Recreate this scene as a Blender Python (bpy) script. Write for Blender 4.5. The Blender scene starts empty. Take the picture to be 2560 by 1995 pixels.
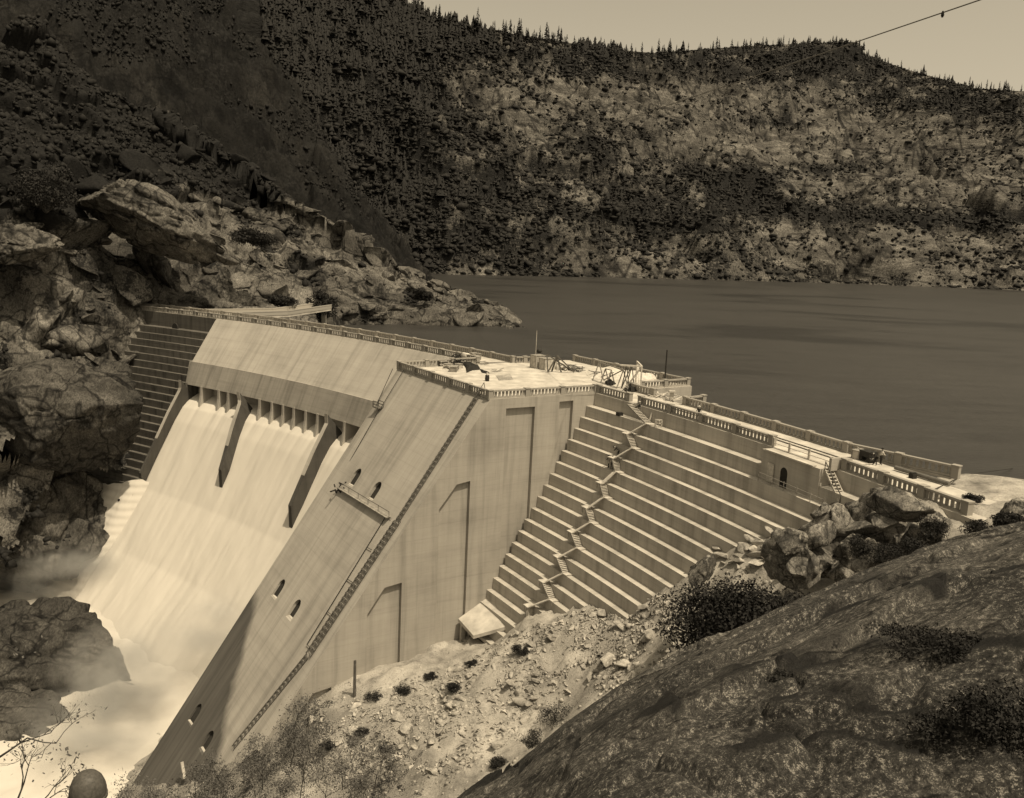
import bpy, bmesh, math, random
import numpy as np
from mathutils import Vector, Matrix

random.seed(7)
RNG = np.random.default_rng(11)
SC = bpy.context.scene
COL = SC.collection
K = 2560.0 / 2184.0            # survey sheet scale

# ------------------------------------------------------------------ camera
FPX = 2200.0; CX, CY = 1280.0, 997.5
PITCH = math.atan((CY - 610.0) / FPX); ROLL = 0.045; CAMZ = 21.15
f_ = np.array([0, math.cos(PITCH), -math.sin(PITCH)])
u0 = np.array([0, math.sin(PITCH), math.cos(PITCH)]); r0 = np.array([1.0, 0, 0])
r_ = math.cos(ROLL) * r0 + math.sin(ROLL) * u0
u_ = -math.sin(ROLL) * r0 + math.cos(ROLL) * u0
CAM = np.array([0, 0, CAMZ])
cam = bpy.data.cameras.new('camera'); cam.sensor_width = 36; cam.sensor_fit = 'HORIZONTAL'
cam.lens = FPX / 2560 * 36; cam.clip_start = 0.5; cam.clip_end = 9000
co = bpy.data.objects.new('camera', cam); COL.objects.link(co)
co.matrix_world = Matrix(((r_[0], u_[0], -f_[0], 0), (r_[1], u_[1], -f_[1], 0), (r_[2], u_[2], -f_[2], CAMZ), (0, 0, 0, 1)))
SC.camera = co

def rays(x, y):                 # x, y in survey-sheet units (2184 wide)
    x = np.asarray(x, float) * K; y = np.asarray(y, float) * K
    return f_ + r_ * ((x - CX) / FPX)[..., None] - u_ * ((y - CY) / FPX)[..., None]
def at_z(x, y, z=0.0):
    d = rays(x, y); return CAM + d * ((z - CAMZ) / d[2])
def at_d(x, y, dist):           # point at a horizontal distance from the camera
    d = rays(x, y); return CAM + d * (dist / math.hypot(d[0], d[1]))
def to_px(P):
    v = np.asarray(P, float) - CAM; w = v @ f_
    return (CX + FPX * (v @ r_) / w) / K, (CY - FPX * (v @ u_) / w) / K

# ------------------------------------------------------------------ noise
def sstep(a, b, x):
    t = np.clip((x - a) / (b - a), 0, 1); return t * t * (3 - 2 * t)
def _h(ix, iy, iz, seed):
    n = (ix.astype(np.int64) * 374761393 + iy.astype(np.int64) * 668265263 + iz.astype(np.int64) * 2147483647 + seed * 1274126177) & 0xffffffff
    n = ((n ^ (n >> 13)) * 1274126177) & 0xffffffff
    n = ((n ^ (n >> 16)) * 2246822519) & 0xffffffff
    return ((n ^ (n >> 15)) & 0xffffff) / float(0xffffff)
def vnoise(P, seed=0):
    i = np.floor(P).astype(np.int64); f = P - i; f = f * f * f * (f * (f * 6 - 15) + 10)
    x, y, z = i[:, 0], i[:, 1], i[:, 2]; fx, fy, fz = f[:, 0], f[:, 1], f[:, 2]
    def c(a, b, d): return _h(x + a, y + b, z + d, seed)
    v = ((c(0,0,0)*(1-fx)+c(1,0,0)*fx)*(1-fy)+(c(0,1,0)*(1-fx)+c(1,1,0)*fx)*fy)*(1-fz) + \
        ((c(0,0,1)*(1-fx)+c(1,0,1)*fx)*(1-fy)+(c(0,1,1)*(1-fx)+c(1,1,1)*fx)*fy)*fz
    return v * 2 - 1
def fbm(P, octv=4, seed=0, gain=0.5):
    s = np.zeros(len(P)); a = 1.0; t = 0.0
    for k in range(octv):
        s += a * vnoise(P, seed + k * 17); t += a; a *= gain; P = P * 2.03 + 11.7
    return s / t
def facets(P, seed=0, tilt=1.0, groove=.14):
    """broken-rock relief: every jittered cell gets a height and a tilted plane"""
    i = np.floor(P).astype(np.int64); best = np.full(len(P), 1e9); sec = np.full(len(P), 1e9); out = np.zeros(len(P))
    for dx in (-1, 0, 1):
        for dy in (-1, 0, 1):
            for dz in (-1, 0, 1):
                a, b, c = i[:, 0] + dx, i[:, 1] + dy, i[:, 2] + dz
                C = np.stack([a + _h(a, b, c, seed), b + _h(a, b, c, seed + 1), c + _h(a, b, c, seed + 2)], 1)
                D = P - C; d = (D * D).sum(1)
                g = np.stack([_h(a, b, c, seed + 3), _h(a, b, c, seed + 4), _h(a, b, c, seed + 5)], 1) - 0.5
                val = (_h(a, b, c, seed + 6) - 0.5) + tilt * (D * g).sum(1)
                m = d < best
                sec = np.where(m, best, np.minimum(sec, d)); out = np.where(m, val, out); best = np.where(m, d, best)
    e = np.sqrt(sec) - np.sqrt(best); return out*sstep(0, groove, e), e

def ico(sub):
    bm = bmesh.new(); bmesh.ops.create_icosphere(bm, subdivisions=sub, radius=1); V = np.array([v.co[:] for v in bm.verts]); F = np.array([[v.index for v in f.verts] for f in bm.faces]); bm.free(); return V, F
def clip_rock(seed, sub=3, planes=12, lo=.3, hi=.8):
    V, F = ico(sub); rg = np.random.default_rng(seed)
    for k in range(planes):
        nrm = rg.normal(size=3); nrm /= np.linalg.norm(nrm); d = rg.uniform(lo, hi); e = V@nrm - d; V = np.where((e > 0)[:, None], V - nrm*(e*.98)[:, None], V)
    return V, F
# ------------------------------------------------------------------ scene helpers
def tag(o, label=None, cat=None, group=None, kind=None):
    if label: o['label'] = label
    if cat: o['category'] = cat
    if group: o['group'] = group
    if kind: o['kind'] = kind
    return o
def empty(name, loc, label, cat, group=None):
    o = bpy.data.objects.new(name, None); COL.objects.link(o); o.location = Vector([float(v) for v in loc]); o.empty_display_size = 0.5
    return tag(o, label, cat, group)
def world_of(o):
    v = Vector((0, 0, 0))
    while o is not None: v += o.location; o = o.parent
    return np.array(v)
def link(name, me, mats, parent=None, smooth=False, shift=True):
    for m in (mats if isinstance(mats, (list, tuple)) else [mats]): me.materials.append(m)
    if smooth: me.polygons.foreach_set('use_smooth', np.ones(len(me.polygons), bool))
    o = bpy.data.objects.new(name, me); COL.objects.link(o)
    if parent is not None:
        o.parent = parent
        if shift:
            w = world_of(parent)
            me.transform(Matrix.Translation(Vector(-w)))
    me.update(); return o
def np_mesh(name, V, F, attrs=None):
    me = bpy.data.meshes.new(name); V = np.asarray(V, np.float32); F = np.asarray(F, np.int32); n = F.shape[1]
    me.vertices.add(len(V)); me.vertices.foreach_set('co', V.ravel())
    me.loops.add(F.size); me.loops.foreach_set('vertex_index', F.ravel())
    me.polygons.add(len(F)); me.polygons.foreach_set('loop_start', np.arange(0, F.size, n, dtype=np.int32)); me.polygons.foreach_set('loop_total', np.full(len(F), n, np.int32))
    for k, v in (attrs or {}).items():
        v = np.asarray(v, np.float32)
        if v.ndim == 1: me.attributes.new(k, 'FLOAT', 'POINT').data.foreach_set('value', v)
        else: me.attributes.new(k, 'FLOAT_VECTOR', 'POINT').data.foreach_set('vector', v.ravel())
    me.update(calc_edges=True); me.validate(); return me
def grid_faces(nu, nv):
    a = np.arange(nu * nv).reshape(nu, nv)
    return np.stack([a[:-1, :-1].ravel(), a[1:, :-1].ravel(), a[1:, 1:].ravel(), a[:-1, 1:].ravel()], 1)

class MB:                                    # collects shapes that belong to ONE mesh
    def __init__(s): s.v = []; s.f = []; s.m = []
    def add(s, V, F, mi=0):
        b = len(s.v); s.v += [tuple(float(q) for q in p) for p in V]; s.f += [tuple(b + i for i in f) for f in F]; s.m += [mi] * len(F); return s
    def box(s, c, size, ax=None, mi=0):
        ax = ax or (Vector((1,0,0)), Vector((0,1,0)), Vector((0,0,1))); c = Vector([float(q) for q in c]); V = []
        for dz in (-.5, .5):
            for dx, dy in ((-.5,-.5), (.5,-.5), (.5,.5), (-.5,.5)):
                V.append(c + ax[0]*dx*size[0] + ax[1]*dy*size[1] + ax[2]*dz*size[2])
        return s.add(V, [(3,2,1,0),(4,5,6,7),(0,1,5,4),(1,2,6,5),(2,3,7,6),(3,0,4,7)], mi)
    def beam(s, a, b, w, h=None, mi=0, up=(0,0,1)):
        a = Vector([float(q) for q in a]); b = Vector([float(q) for q in b]); d = b - a; L = d.length
        if L < 1e-6: return s
        x = d / L; upv = Vector(up)
        if abs(x.dot(upv)) > .98: upv = Vector((1,0,0))
        y = upv.cross(x).normalized(); z = x.cross(y)
        return s.box((a+b)/2, (L, w, h or w), (x, y, z), mi)
    def tube(s, pts, rad, n=8, cap=True, mi=0):
        pts = [Vector([float(q) for q in p]) for p in pts]; R = rad if isinstance(rad, (list, tuple)) else [rad]*len(pts); V = []
        for i, p in enumerate(pts):
            d = (pts[min(i+1, len(pts)-1)] - pts[max(i-1, 0)]).normalized()
            q = Vector((0,0,1)) if abs(d.z) < .9 else Vector((1,0,0)); a = d.cross(q).normalized(); b = d.cross(a)
            for k in range(n):
                t = 2*math.pi*k/n; V.append(p + (a*math.cos(t) + b*math.sin(t))*R[i])
        F = [(i*n+k, i*n+(k+1)%n, (i+1)*n+(k+1)%n, (i+1)*n+k) for i in range(len(pts)-1) for k in range(n)]
        if cap: F += [tuple(range(n-1,-1,-1)), tuple((len(pts)-1)*n+k for k in range(n))]
        return s.add(V, F, mi)
    def mesh(s, name):
        me = bpy.data.meshes.new(name); me.from_pydata(s.v, [], s.f)
        me.polygons.foreach_set('material_index', s.m)
        bm = bmesh.new(); bm.from_mesh(me); bmesh.ops.recalc_face_normals(bm, faces=bm.faces); bm.to_mesh(me); bm.free(); me.update(); return me
    def build(s, name, mats, parent=None, smooth=False, shift=True): return link(name, s.mesh(name), mats, parent, smooth, shift)

# ------------------------------------------------------------------ materials
TINT = (1.0, 0.94, 0.84)
def tint(v, warm=1.0):
    return (v * TINT[0], v * (1 - (1 - TINT[1]) * warm), v * (1 - (1 - TINT[2]) * warm), 1)
class NT:
    def __init__(s, name):
        s.mat = bpy.data.materials.new(name); s.mat.use_nodes = True; s.t = s.mat.node_tree; s.t.nodes.clear()
        s.out = s.n('ShaderNodeOutputMaterial'); s.b = s.n('ShaderNodeBsdfPrincipled'); s.l(s.b.outputs[0], s.out.inputs[0])
        s.b.inputs['Roughness'].default_value = .9; s.b.inputs['Specular IOR Level'].default_value = .2
        s.pos = s.n('ShaderNodeNewGeometry')
    def n(s, t, **kw):
        nd = s.t.nodes.new(t)
        for k, v in kw.items(): setattr(nd, k, v)
        return nd
    def l(s, a, b): s.t.links.new(a, b)
    def coord(s, scale=(1,1,1), src=None, rot=(0,0,0)):
        m = s.n('ShaderNodeMapping'); m.inputs['Scale'].default_value = scale; m.inputs['Rotation'].default_value = rot
        s.l(src or s.pos.outputs['Position'], m.inputs['Vector']); return m.outputs[0]
    def noise(s, vec, scale=1, detail=6, rough=.6, dist=0):
        n = s.n('ShaderNodeTexNoise'); n.inputs['Scale'].default_value = scale; n.inputs['Detail'].default_value = detail; n.inputs['Roughness'].default_value = rough; n.inputs['Distortion'].default_value = dist
        s.l(vec, n.inputs['Vector']); return n.outputs['Fac']
    def vor(s, vec, scale=1, feature='DISTANCE_TO_EDGE'):
        n = s.n('ShaderNodeTexVoronoi', feature=feature); n.inputs['Scale'].default_value = scale; s.l(vec, n.inputs['Vector']); return n.outputs['Distance']
    def ramp(s, fac, stops, interp='LINEAR'):
        r = s.n('ShaderNodeValToRGB'); r.color_ramp.interpolation = interp; e = r.color_ramp.elements
        while len(e) < len(stops): e.new(.5)
        for k, (p, c) in enumerate(stops): e[k].position = p; e[k].color = c if isinstance(c, tuple) else (c, c, c, 1)
        s.l(fac, r.inputs[0]); return r.outputs[0]
    def mix(s, fac, a, b, mode='MIX'):
        m = s.n('ShaderNodeMix', data_type='RGBA', blend_type=mode)
        for i, v in ((0, fac), (6, a), (7, b)):
            if isinstance(v, (int, float)): m.inputs[i].default_value = v
            elif isinstance(v, tuple): m.inputs[i].default_value = v
            else: s.l(v, m.inputs[i])
        return m.outputs[2]
    def math(s, op, a, b=0.0, c=0.0):
        m = s.n('ShaderNodeMath', operation=op)
        for i, v in enumerate((a, b, c)):
            if isinstance(v, (int, float)): m.inputs[i].default_value = v
            else: s.l(v, m.inputs[i])
        return m.outputs[0]
    def attr(s, name): return s.n('ShaderNodeAttribute', attribute_name=name)
    def sep(s, v):
        n = s.n('ShaderNodeSeparateXYZ'); s.l(v, n.inputs[0]); return n.outputs
    def comb(s, x, y, z):
        n = s.n('ShaderNodeCombineXYZ')
        for i, v in enumerate((x, y, z)):
            if isinstance(v, (int, float)): n.inputs[i].default_value = v
            else: s.l(v, n.inputs[i])
        return n.outputs[0]
    def bump(s, h, strength=.5, dist=.1):
        b = s.n('ShaderNodeBump'); b.inputs['Strength'].default_value = strength; b.inputs['Distance'].default_value = dist
        s.l(h, b.inputs['Height']); s.l(b.outputs[0], s.b.inputs['Normal'])
    def color(s, c): s.l(c, s.b.inputs['Base Color']); return s

def plain(name, v, rough=.85, warm=1.0, var=.25, scale=3.0, metal=0):
    m = NT(name); n = m.noise(m.coord(), scale, 5)
    m.color(m.ramp(n, [(.3, tint(v*(1-var), warm)), (.7, tint(v*(1+var), warm))])); m.b.inputs['Roughness'].default_value = rough; m.b.inputs['Metallic'].default_value = metal
    return m.mat

def concrete(name, base=.42, dark_foot=False, contrast=1.0):
    m = NT(name); a = m.attr('dam_co').outputs['Vector']; s, r, z = m.sep(a)
    nz = m.sep(m.pos.outputs['True Normal'])[2]
    batter = m.math('GREATER_THAN', m.math('ABSOLUTE', nz), .3)
    h = m.math('ADD', s, m.math('MULTIPLY', r, m.math('SUBTRACT', 1.0, batter)))
    v = m.comb(h, 0.0, z)
    streak = m.noise(m.coord((.55, 1, .035), v), 1.0, 7, .65, .3)
    fine = m.noise(m.coord((1.9, 1, .05), v), 1.0, 5, .6)
    lift = m.noise(m.coord((.045, 1, .5), v), 1.0, 5, .7, .5)
    blot = m.noise(m.coord((.09, 1, .11), v), 1.0, 6, .6)
    board = m.noise(m.coord((.14, 1, 2.6), v), 1.0, 4, .75, .6)
    c = m.ramp(blot, [(.25, tint(base*.74)), (.5, tint(base*.98)), (.75, tint(base*1.12))])
    k = contrast
    c = m.mix(1.0, c, m.ramp(streak, [(.3, 1-.42*k), (.5, 1.0-.05*k), (.72, 1+.08*k)]), 'MULTIPLY')
    c = m.mix(1.0, c, m.ramp(fine, [(.3, 1-.09*k), (.7, 1.0)]), 'MULTIPLY')
    c = m.mix(1.0, c, m.ramp(lift, [(.28, 1-.16*k), (.5, 1.0), (.8, 1+.05*k)]), 'MULTIPLY')
    c = m.mix(1.0, c, m.ramp(board, [(.3, 1-.08*k), (.6, 1.0)]), 'MULTIPLY')
    seam = m.math('ABSOLUTE', m.math('SUBTRACT', m.math('FRACT', m.math('ADD', m.math('DIVIDE', z, 1.62), m.math('MULTIPLY', blot, .12))), .5))
    c = m.mix(1.0, c, m.ramp(seam, [(0.0, 1-.13*k), (.035, 1.0)]), 'MULTIPLY')
    if dark_foot:                                   # darker below a slanting line at the foot of the sluice face
        e = m.math('SUBTRACT', m.math('SUBTRACT', z, m.math('MULTIPLY', m.math('SUBTRACT', s, dark_foot[0]), dark_foot[1])), dark_foot[2])
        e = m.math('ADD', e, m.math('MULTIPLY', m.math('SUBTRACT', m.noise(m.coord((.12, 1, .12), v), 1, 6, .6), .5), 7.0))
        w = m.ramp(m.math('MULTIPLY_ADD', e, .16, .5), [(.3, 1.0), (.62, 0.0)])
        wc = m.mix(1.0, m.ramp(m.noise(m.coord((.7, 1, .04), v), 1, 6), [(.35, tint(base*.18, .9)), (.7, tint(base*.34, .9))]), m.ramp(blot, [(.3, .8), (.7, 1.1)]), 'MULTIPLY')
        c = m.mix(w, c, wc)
    m.color(c); m.bump(m.mix(.5, streak, board), .25, .05); return m.mat

def rock(name, dark, mid, light, sc=.12, crack=.25, crackw=.05, lich=0.0, stretch=(1,1,1), rot=(0,0,0), bumpd=.3, cover=None, fine=1.0, frac=0.0):
    m = NT(name); p = m.coord(stretch, None, rot)
    big = m.noise(p, sc, 8, .62, .4); med = m.noise(p, sc*5, 8, .65, .2); small = m.noise(m.coord(), sc*26*fine, 6, .7)
    c = m.ramp(big, [(.32, tint(dark)), (.5, tint(mid)), (.68, tint(light))])
    c = m.mix(1.0, c, m.ramp(med, [(.3, .45), (.48, .9), (.7, 1.25)]), 'MULTIPLY')
    c = m.mix(1.0, c, m.ramp(small, [(.32, .6), (.5, 1.0), (.72, 1.2)]), 'MULTIPLY')
    if frac:
        for (st, rt) in (((1, .16, .7), (.2, .5, .5)), ((.2, 1, .6), (.6, .1, -.4)), ((.5, .5, .12), (.5, -.4, .9))):
            q = m.noise(m.coord(st, None, rt), frac, 4, .55, .2); ln = m.math('ABSOLUTE', m.math('SUBTRACT', q, .5))
            c = m.mix(1.0, c, m.ramp(ln, [(0.0, .2), (.006, .5), (.016, 1.0)]), 'MULTIPLY')
        gr = m.noise(m.coord((1, .35, .5), None, (.3, .5, .5)), sc*60*fine, 6, .75, .3); c = m.mix(1.0, c, m.ramp(gr, [(.36, .38), (.5, .95), (.66, 1.5)]), 'MULTIPLY')
    ed = None
    if crack:
        wv = m.n('ShaderNodeVectorMath', operation='ADD'); nn = m.n('ShaderNodeTexNoise'); nn.inputs['Scale'].default_value = sc*4; nn.inputs['Detail'].default_value = 4
        m.l(p, nn.inputs['Vector']); m.l(p, wv.inputs[0])
        sc2 = m.n('ShaderNodeVectorMath', operation='SCALE'); sc2.inputs['Scale'].default_value = 1.6/crack*.5; m.l(nn.outputs['Color'], sc2.inputs[0]); m.l(sc2.outputs[0], wv.inputs[1])
        ed = m.vor(wv.outputs[0], crack); c = m.mix(1.0, c, m.ramp(ed, [(0, .3), (crackw, 1.0)]), 'MULTIPLY')
    if lich:
        li = m.noise(m.coord(stretch, None, rot), 1.3*lich, 9, .72, .5)
        c = m.mix(m.ramp(li, [(.56, 0.0), (.66, .75)]), c, tint(light*1.25))
        l2 = m.noise(m.coord(stretch, None, rot), .55*lich, 9, .7, .8)
        c = m.mix(m.ramp(l2, [(.5, 0.0), (.62, .8)]), c, tint(dark*.55, .6))
    if cover:                                  # a cover of brush stored on the terrain itself
        a = m.attr(cover).outputs['Fac']
        cv = m.math('ADD', m.math('ADD', a, m.math('MULTIPLY', m.math('SUBTRACT', med, .5), .9)), m.math('MULTIPLY', m.math('SUBTRACT', small, .5), 1.3))
        c = m.mix(m.ramp(cv, [(.42, 0.0), (.58, 1.0)]), c, m.ramp(small, [(.35, tint(.005, .3)), (.65, tint(.016, .6))]))
    m.color(c)
    h = m.mix(.5, med, small)
    m.bump(h, .9, bumpd); return m.mat

def lichen_rock():
    m = NT('foreground_granite'); st = (1.25, .75, 1.0); rt = (0, 0, -.38); p = m.coord(st, None, rt)
    big = m.noise(p, .22, 7, .6, .5); mid = m.noise(p, 6.0, 9, .8, .1); fin = m.noise(p, 21.0, 8, .8); spk = m.noise(m.coord((1, 1, 1)), 34.0, 6, .7); pat = m.noise(p, 1.5, 12, .85, .1)
    c = m.ramp(big, [(.3, tint(.014, .6)), (.5, tint(.036, .8)), (.7, tint(.085))])
    c = m.mix(1.0, c, m.ramp(mid, [(.36, .22), (.46, .75), (.54, 1.25), (.63, 2.6)]), 'MULTIPLY')
    c = m.mix(1.0, c, m.ramp(fin, [(.36, .35), (.5, 1.0), (.62, 1.9)]), 'MULTIPLY')
    c = m.mix(m.ramp(m.math('ADD', pat, m.math('MULTIPLY', m.math('SUBTRACT', fin, .5), .5)), [(.54, 0.0), (.60, .85)]), c, m.ramp(spk, [(.35, tint(.010, .4)), (.65, tint(.03, .6))]))
    c = m.mix(m.ramp(m.math('ADD', mid, m.math('MULTIPLY', m.math('SUBTRACT', spk, .5), .7)), [(.565, 0.0), (.62, .95)]), c, tint(.27))
    cv_ = m.attr('crevice').outputs['Fac']; c = m.mix(m.ramp(m.math('ADD', cv_, m.math('MULTIPLY', m.math('SUBTRACT', m.math('MULTIPLY', m.math('ADD', mid, pat), .5), .5), 2.4)), [(.36, 0.0), (.62, 1.0)]), c, m.ramp(fin, [(.35, tint(.004, .3)), (.65, tint(.022, .6))]))  # ledge shade and dark lichen painted into the rock colour
    q = m.noise(m.coord((.22, 1.5, 1), None, (0, 0, 0)), .5, 6, .5, .15); ln = m.math('ABSOLUTE', m.math('SUBTRACT', q, .5)); gate = m.ramp(big, [(.48, 0.0), (.56, 1.0)])
    c = m.mix(gate, c, m.mix(1.0, c, m.ramp(ln, [(0.0, .15), (.006, .4), (.022, 1.0)]), 'MULTIPLY'))

    m.color(c); m.bump(m.mix(.6, mid, fin), .8, .07); return m.mat
def foliage(name, a=.02, b=.07):
    m = NT(name); oi = m.n('ShaderNodeObjectInfo'); n = m.noise(m.coord(), .9, 4)
    c = m.ramp(n, [(.3, tint(a, .6)), (.7, tint(b, .8))]); c = m.mix(m.math('MULTIPLY', oi.outputs['Random'], .4), c, tint(a, .6)); m.color(c); m.b.inputs['Roughness'].default_value = .8
    return m.mat

M = {}
M['conc'] = concrete('weathered_concrete', .36, contrast=1.0)
M['conc_front'] = concrete('sluice_face_concrete', .375, dark_foot=(184.0, .67, -33.6), contrast=.78)
M['conc_light'] = concrete('fresh_concrete', .40, contrast=.7)
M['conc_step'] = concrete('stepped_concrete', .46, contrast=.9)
M['conc_dark'] = concrete('dark_concrete', .075)  # dark tone given to the training walls
M['conc_left'] = concrete('left_wing_concrete', .13, contrast=1.6)  # darker tone over the whole left wing
M['deck'] = plain('deck_concrete', .43, .9, var=.3, scale=.45)
M['hole'] = plain('unlit_concrete', .03, .95)  # near-black stands in for the shade inside doorways and portholes
M['cliff'] = rock('cliff_granite', .045, .10, .19, .06, 0, .012, 0, (1,1,.55), (.35,.25,0), .6, cover='veg', frac=.09)
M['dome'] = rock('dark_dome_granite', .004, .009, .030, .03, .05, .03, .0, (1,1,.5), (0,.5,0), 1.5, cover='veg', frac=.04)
M['hill'] = rock('hillside_granite', .055, .105, .20, .022, .03, .012, 0, (1,1,4.5), (0,0,0), 3.0, cover='veg', fine=.8, frac=.012)
M['shelf'] = rock('shore_granite', .06, .12, .21, .06, 0, .05, 0, (1,1,.6), (0,.3,0), .4, frac=.06)
M['soil'] = rock('pale_sandy_soil', .19, .32, .43, .12, 0, 0, 0, (1,1,1), (0,0,0), .15, cover='veg', fine=2.0)
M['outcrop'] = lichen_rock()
M['dark_rock'] = rock('wet_gorge_granite', .025, .055, .11, .07, 0, 0, 0, (1,1,.6), (.3,.2,0), .6, frac=.10)
M['boulder'] = rock('pale_boulder_granite', .20, .34, .50, .35, 0, 0, 0, (1,1,1), (0,0,0), .08)
M['boulder_grey'] = rock('grey_boulder_granite', .08, .18, .32, .3, 0, .03, 1.6, (1,1,1), (0,0,0), .15, frac=.35)
M['leaf'] = foliage('dark_leaf', .010, .034); M['leaf_grey'] = foliage('dusty_leaf', .05, .15); M['conifer'] = foliage('conifer_needles', .007, .02)
M['bark'] = plain('bark', .06); M['twig'] = plain('grey_twig', .05)
M['wood'] = plain('bleached_timber', .42, var=.3, scale=2); M['wood_dark'] = plain('weathered_timber', .10, var=.4, scale=2); M['wood_mid'] = plain('grey_timber', .24, var=.35, scale=2)
M['iron'] = plain('black_iron', .025, .6); M['steel'] = plain('dull_steel', .12, .5); M['canvas'] = plain('pale_canvas', .5); M['tarp'] = plain('black_tarpaulin', .02)
M['skin'] = plain('skin', .3); M['cloth_dark'] = plain('dark_cloth', .03); M['cloth_light'] = plain('light_cloth', .5); M['cloth_mid'] = plain('grey_cloth', .14)
M['cap'] = plain('painted_metal', .075, .55, var=.35, scale=9)

# ------------------------------------------------------------------ dam survey
CC = np.array([-217.97, -15.65]); R0 = 272.543
TB, TA, TL, TW, TR = 32.07, 38.88, 57.7, 66.0, 18.6
def D(th, rho, z):
    t = math.radians(th); return (CC[0] + (R0+rho)*math.cos(t), CC[1] + (R0+rho)*math.sin(t), z)
def axes(th):
    t = math.radians(th); rad = Vector((math.cos(t), math.sin(t), 0)); tan = Vector((-math.sin(t), math.cos(t), 0)); return rad, tan, Vector((0,0,1))
def polar(P):
    P = np.asarray(P, float); d = P[..., :2] - CC; return np.hypot(d[..., 0], d[..., 1]) - R0, np.degrees(np.arctan2(d[..., 1], d[..., 0]))
def dam_attr(me):
    n = len(me.vertices); V = np.empty(n*3, np.float32); me.vertices.foreach_get('co', V); V = V.reshape(-1, 3)
    rho, th = polar(V); a = np.stack([np.radians(th)*R0, rho, V[:, 2]], 1).astype(np.float32)
    at = me.attributes.get('dam_co') or me.attributes.new('dam_co', 'FLOAT_VECTOR', 'POINT'); at.data.foreach_set('vector', a.ravel())
def sweep(prof, t0, t1, n):
    mb = MB(); m = len(prof); V = [D(t0 + (t1-t0)*i/n, r, z) for i in range(n+1) for r, z in prof]
    F = [(i*m+k, i*m+(k+1) % m, (i+1)*m+(k+1) % m, (i+1)*m+k) for i in range(n) for k in range(m)]
    F += [tuple(range(m-1, -1, -1)), tuple(n*m+k for k in range(m))]
    return mb.add(V, F)
DAM = empty('dam', D(35, 0, 0), 'great pale concrete dam with stepped face and spillway across the gorge', 'dam')
def dpart(mb_or_me, name, mat, parent=None, smooth=False):
    me = mb_or_me.mesh(name) if isinstance(mb_or_me, MB) else mb_or_me
    dam_attr(me); return link(name, me, mat, parent or DAM, smooth)

# stepped walls
def zk(k): return -1.88 - 1.6176*k
def lip(k): return -2.34 - .987*k
def step_profile(n, first=0, zbot=-66):
    p = [(6.0, zbot), (6.0, 0.0), (-.9, 0.0), (-.9, zk(first))]
    for k in range(first, n):
        p += [(lip(k), zk(k)), (lip(k), zk(k+1))]
    p += [(lip(n), zk(n)), (lip(n), zbot)]
    return p
dpart(sweep(step_profile(20, 0, -45), TR, TB + .04, 60), 'stepped_wall', M['conc_step'])
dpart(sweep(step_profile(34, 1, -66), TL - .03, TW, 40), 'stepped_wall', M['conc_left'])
# bastion with the arched doorway on the right wing
def boolean_cut(me, cutters):
    o = bpy.data.objects.new('tmp', me); COL.objects.link(o); c = bpy.data.objects.new('tmpc', cutters.mesh('tmpc')); COL.objects.link(c)
    md = o.modifiers.new('b', 'BOOLEAN'); md.operation = 'DIFFERENCE'; md.solver = 'EXACT'; md.object = c
    dg = bpy.context.evaluated_depsgraph_get(); dg.update(); r = bpy.data.meshes.new_from_object(o.evaluated_get(dg))
    bpy.data.objects.remove(o); bpy.data.objects.remove(c); r.materials.clear(); return r
def arch_prism(mb, base, wd, ht, axis, up, out, length):
    """arched tunnel: base centre point, opening direction 'out'"""
    base = Vector(base); V = []; n = 9
    prof = [(-wd/2, 0), (wd/2, 0)] + [(wd/2*math.cos(math.pi*k/(n-1)), ht - wd/2 + wd/2*math.sin(math.pi*k/(n-1))) for k in range(n)]
    m = len(prof)
    for d in (-length, length*.35): V += [base + axis*x + up*z + out*d for x, z in prof]
    mb.add(V, [(k, (k+1) % m, m+(k+1) % m, m+k) for k in range(m)] + [tuple(range(m-1,-1,-1)), tuple(range(m, 2*m))]); return mb
bz = zk(1)
bas = sweep([(-.8, -12), (-.8, -.05), (-2.45, -.05), (-2.45, -12)], 22.42, 24.35, 6)
rad, tan, up = axes(23.55)
cut = arch_prism(MB(), Vector(D(23.55, -2.45, bz)), 1.15, 2.25, tan, up, -rad, 1.3)
BAS = dpart(boolean_cut(bas.mesh('bastion'), cut), 'bastion', M['conc_step'])
mb = arch_prism(MB(), Vector(D(23.55, -2.37, bz)), 1.2, 2.3, tan, up, -rad, .12); mb.build('doorway', M['hole'], BAS)  # dark panel painted as the shade inside the arch
mb = MB(); mb.box(Vector(D(23.98, -2.56, bz + 1.15)), (.07, 1.0, 2.1), (rad, tan, up)); o = mb.build('door', M['canvas'], BAS); o['label'] = 'pale door leaf standing open against the wall'
mb = MB()
for rr in (-2.5,): mb.box(Vector(D(23.4, rr, .03)), (.5, 7.6, .16), (rad, tan, up))
dpart(mb, 'coping', M['deck'], BAS)
# arched niche on the left wing
rad, tan, up = axes(60.6)
mb = arch_prism(MB(), Vector(D(60.6, -2.2, -7.4)), 2.0, 5.2, tan, up, -rad, .25); dpart(mb, 'arched_doorway', M['hole'])

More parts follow.
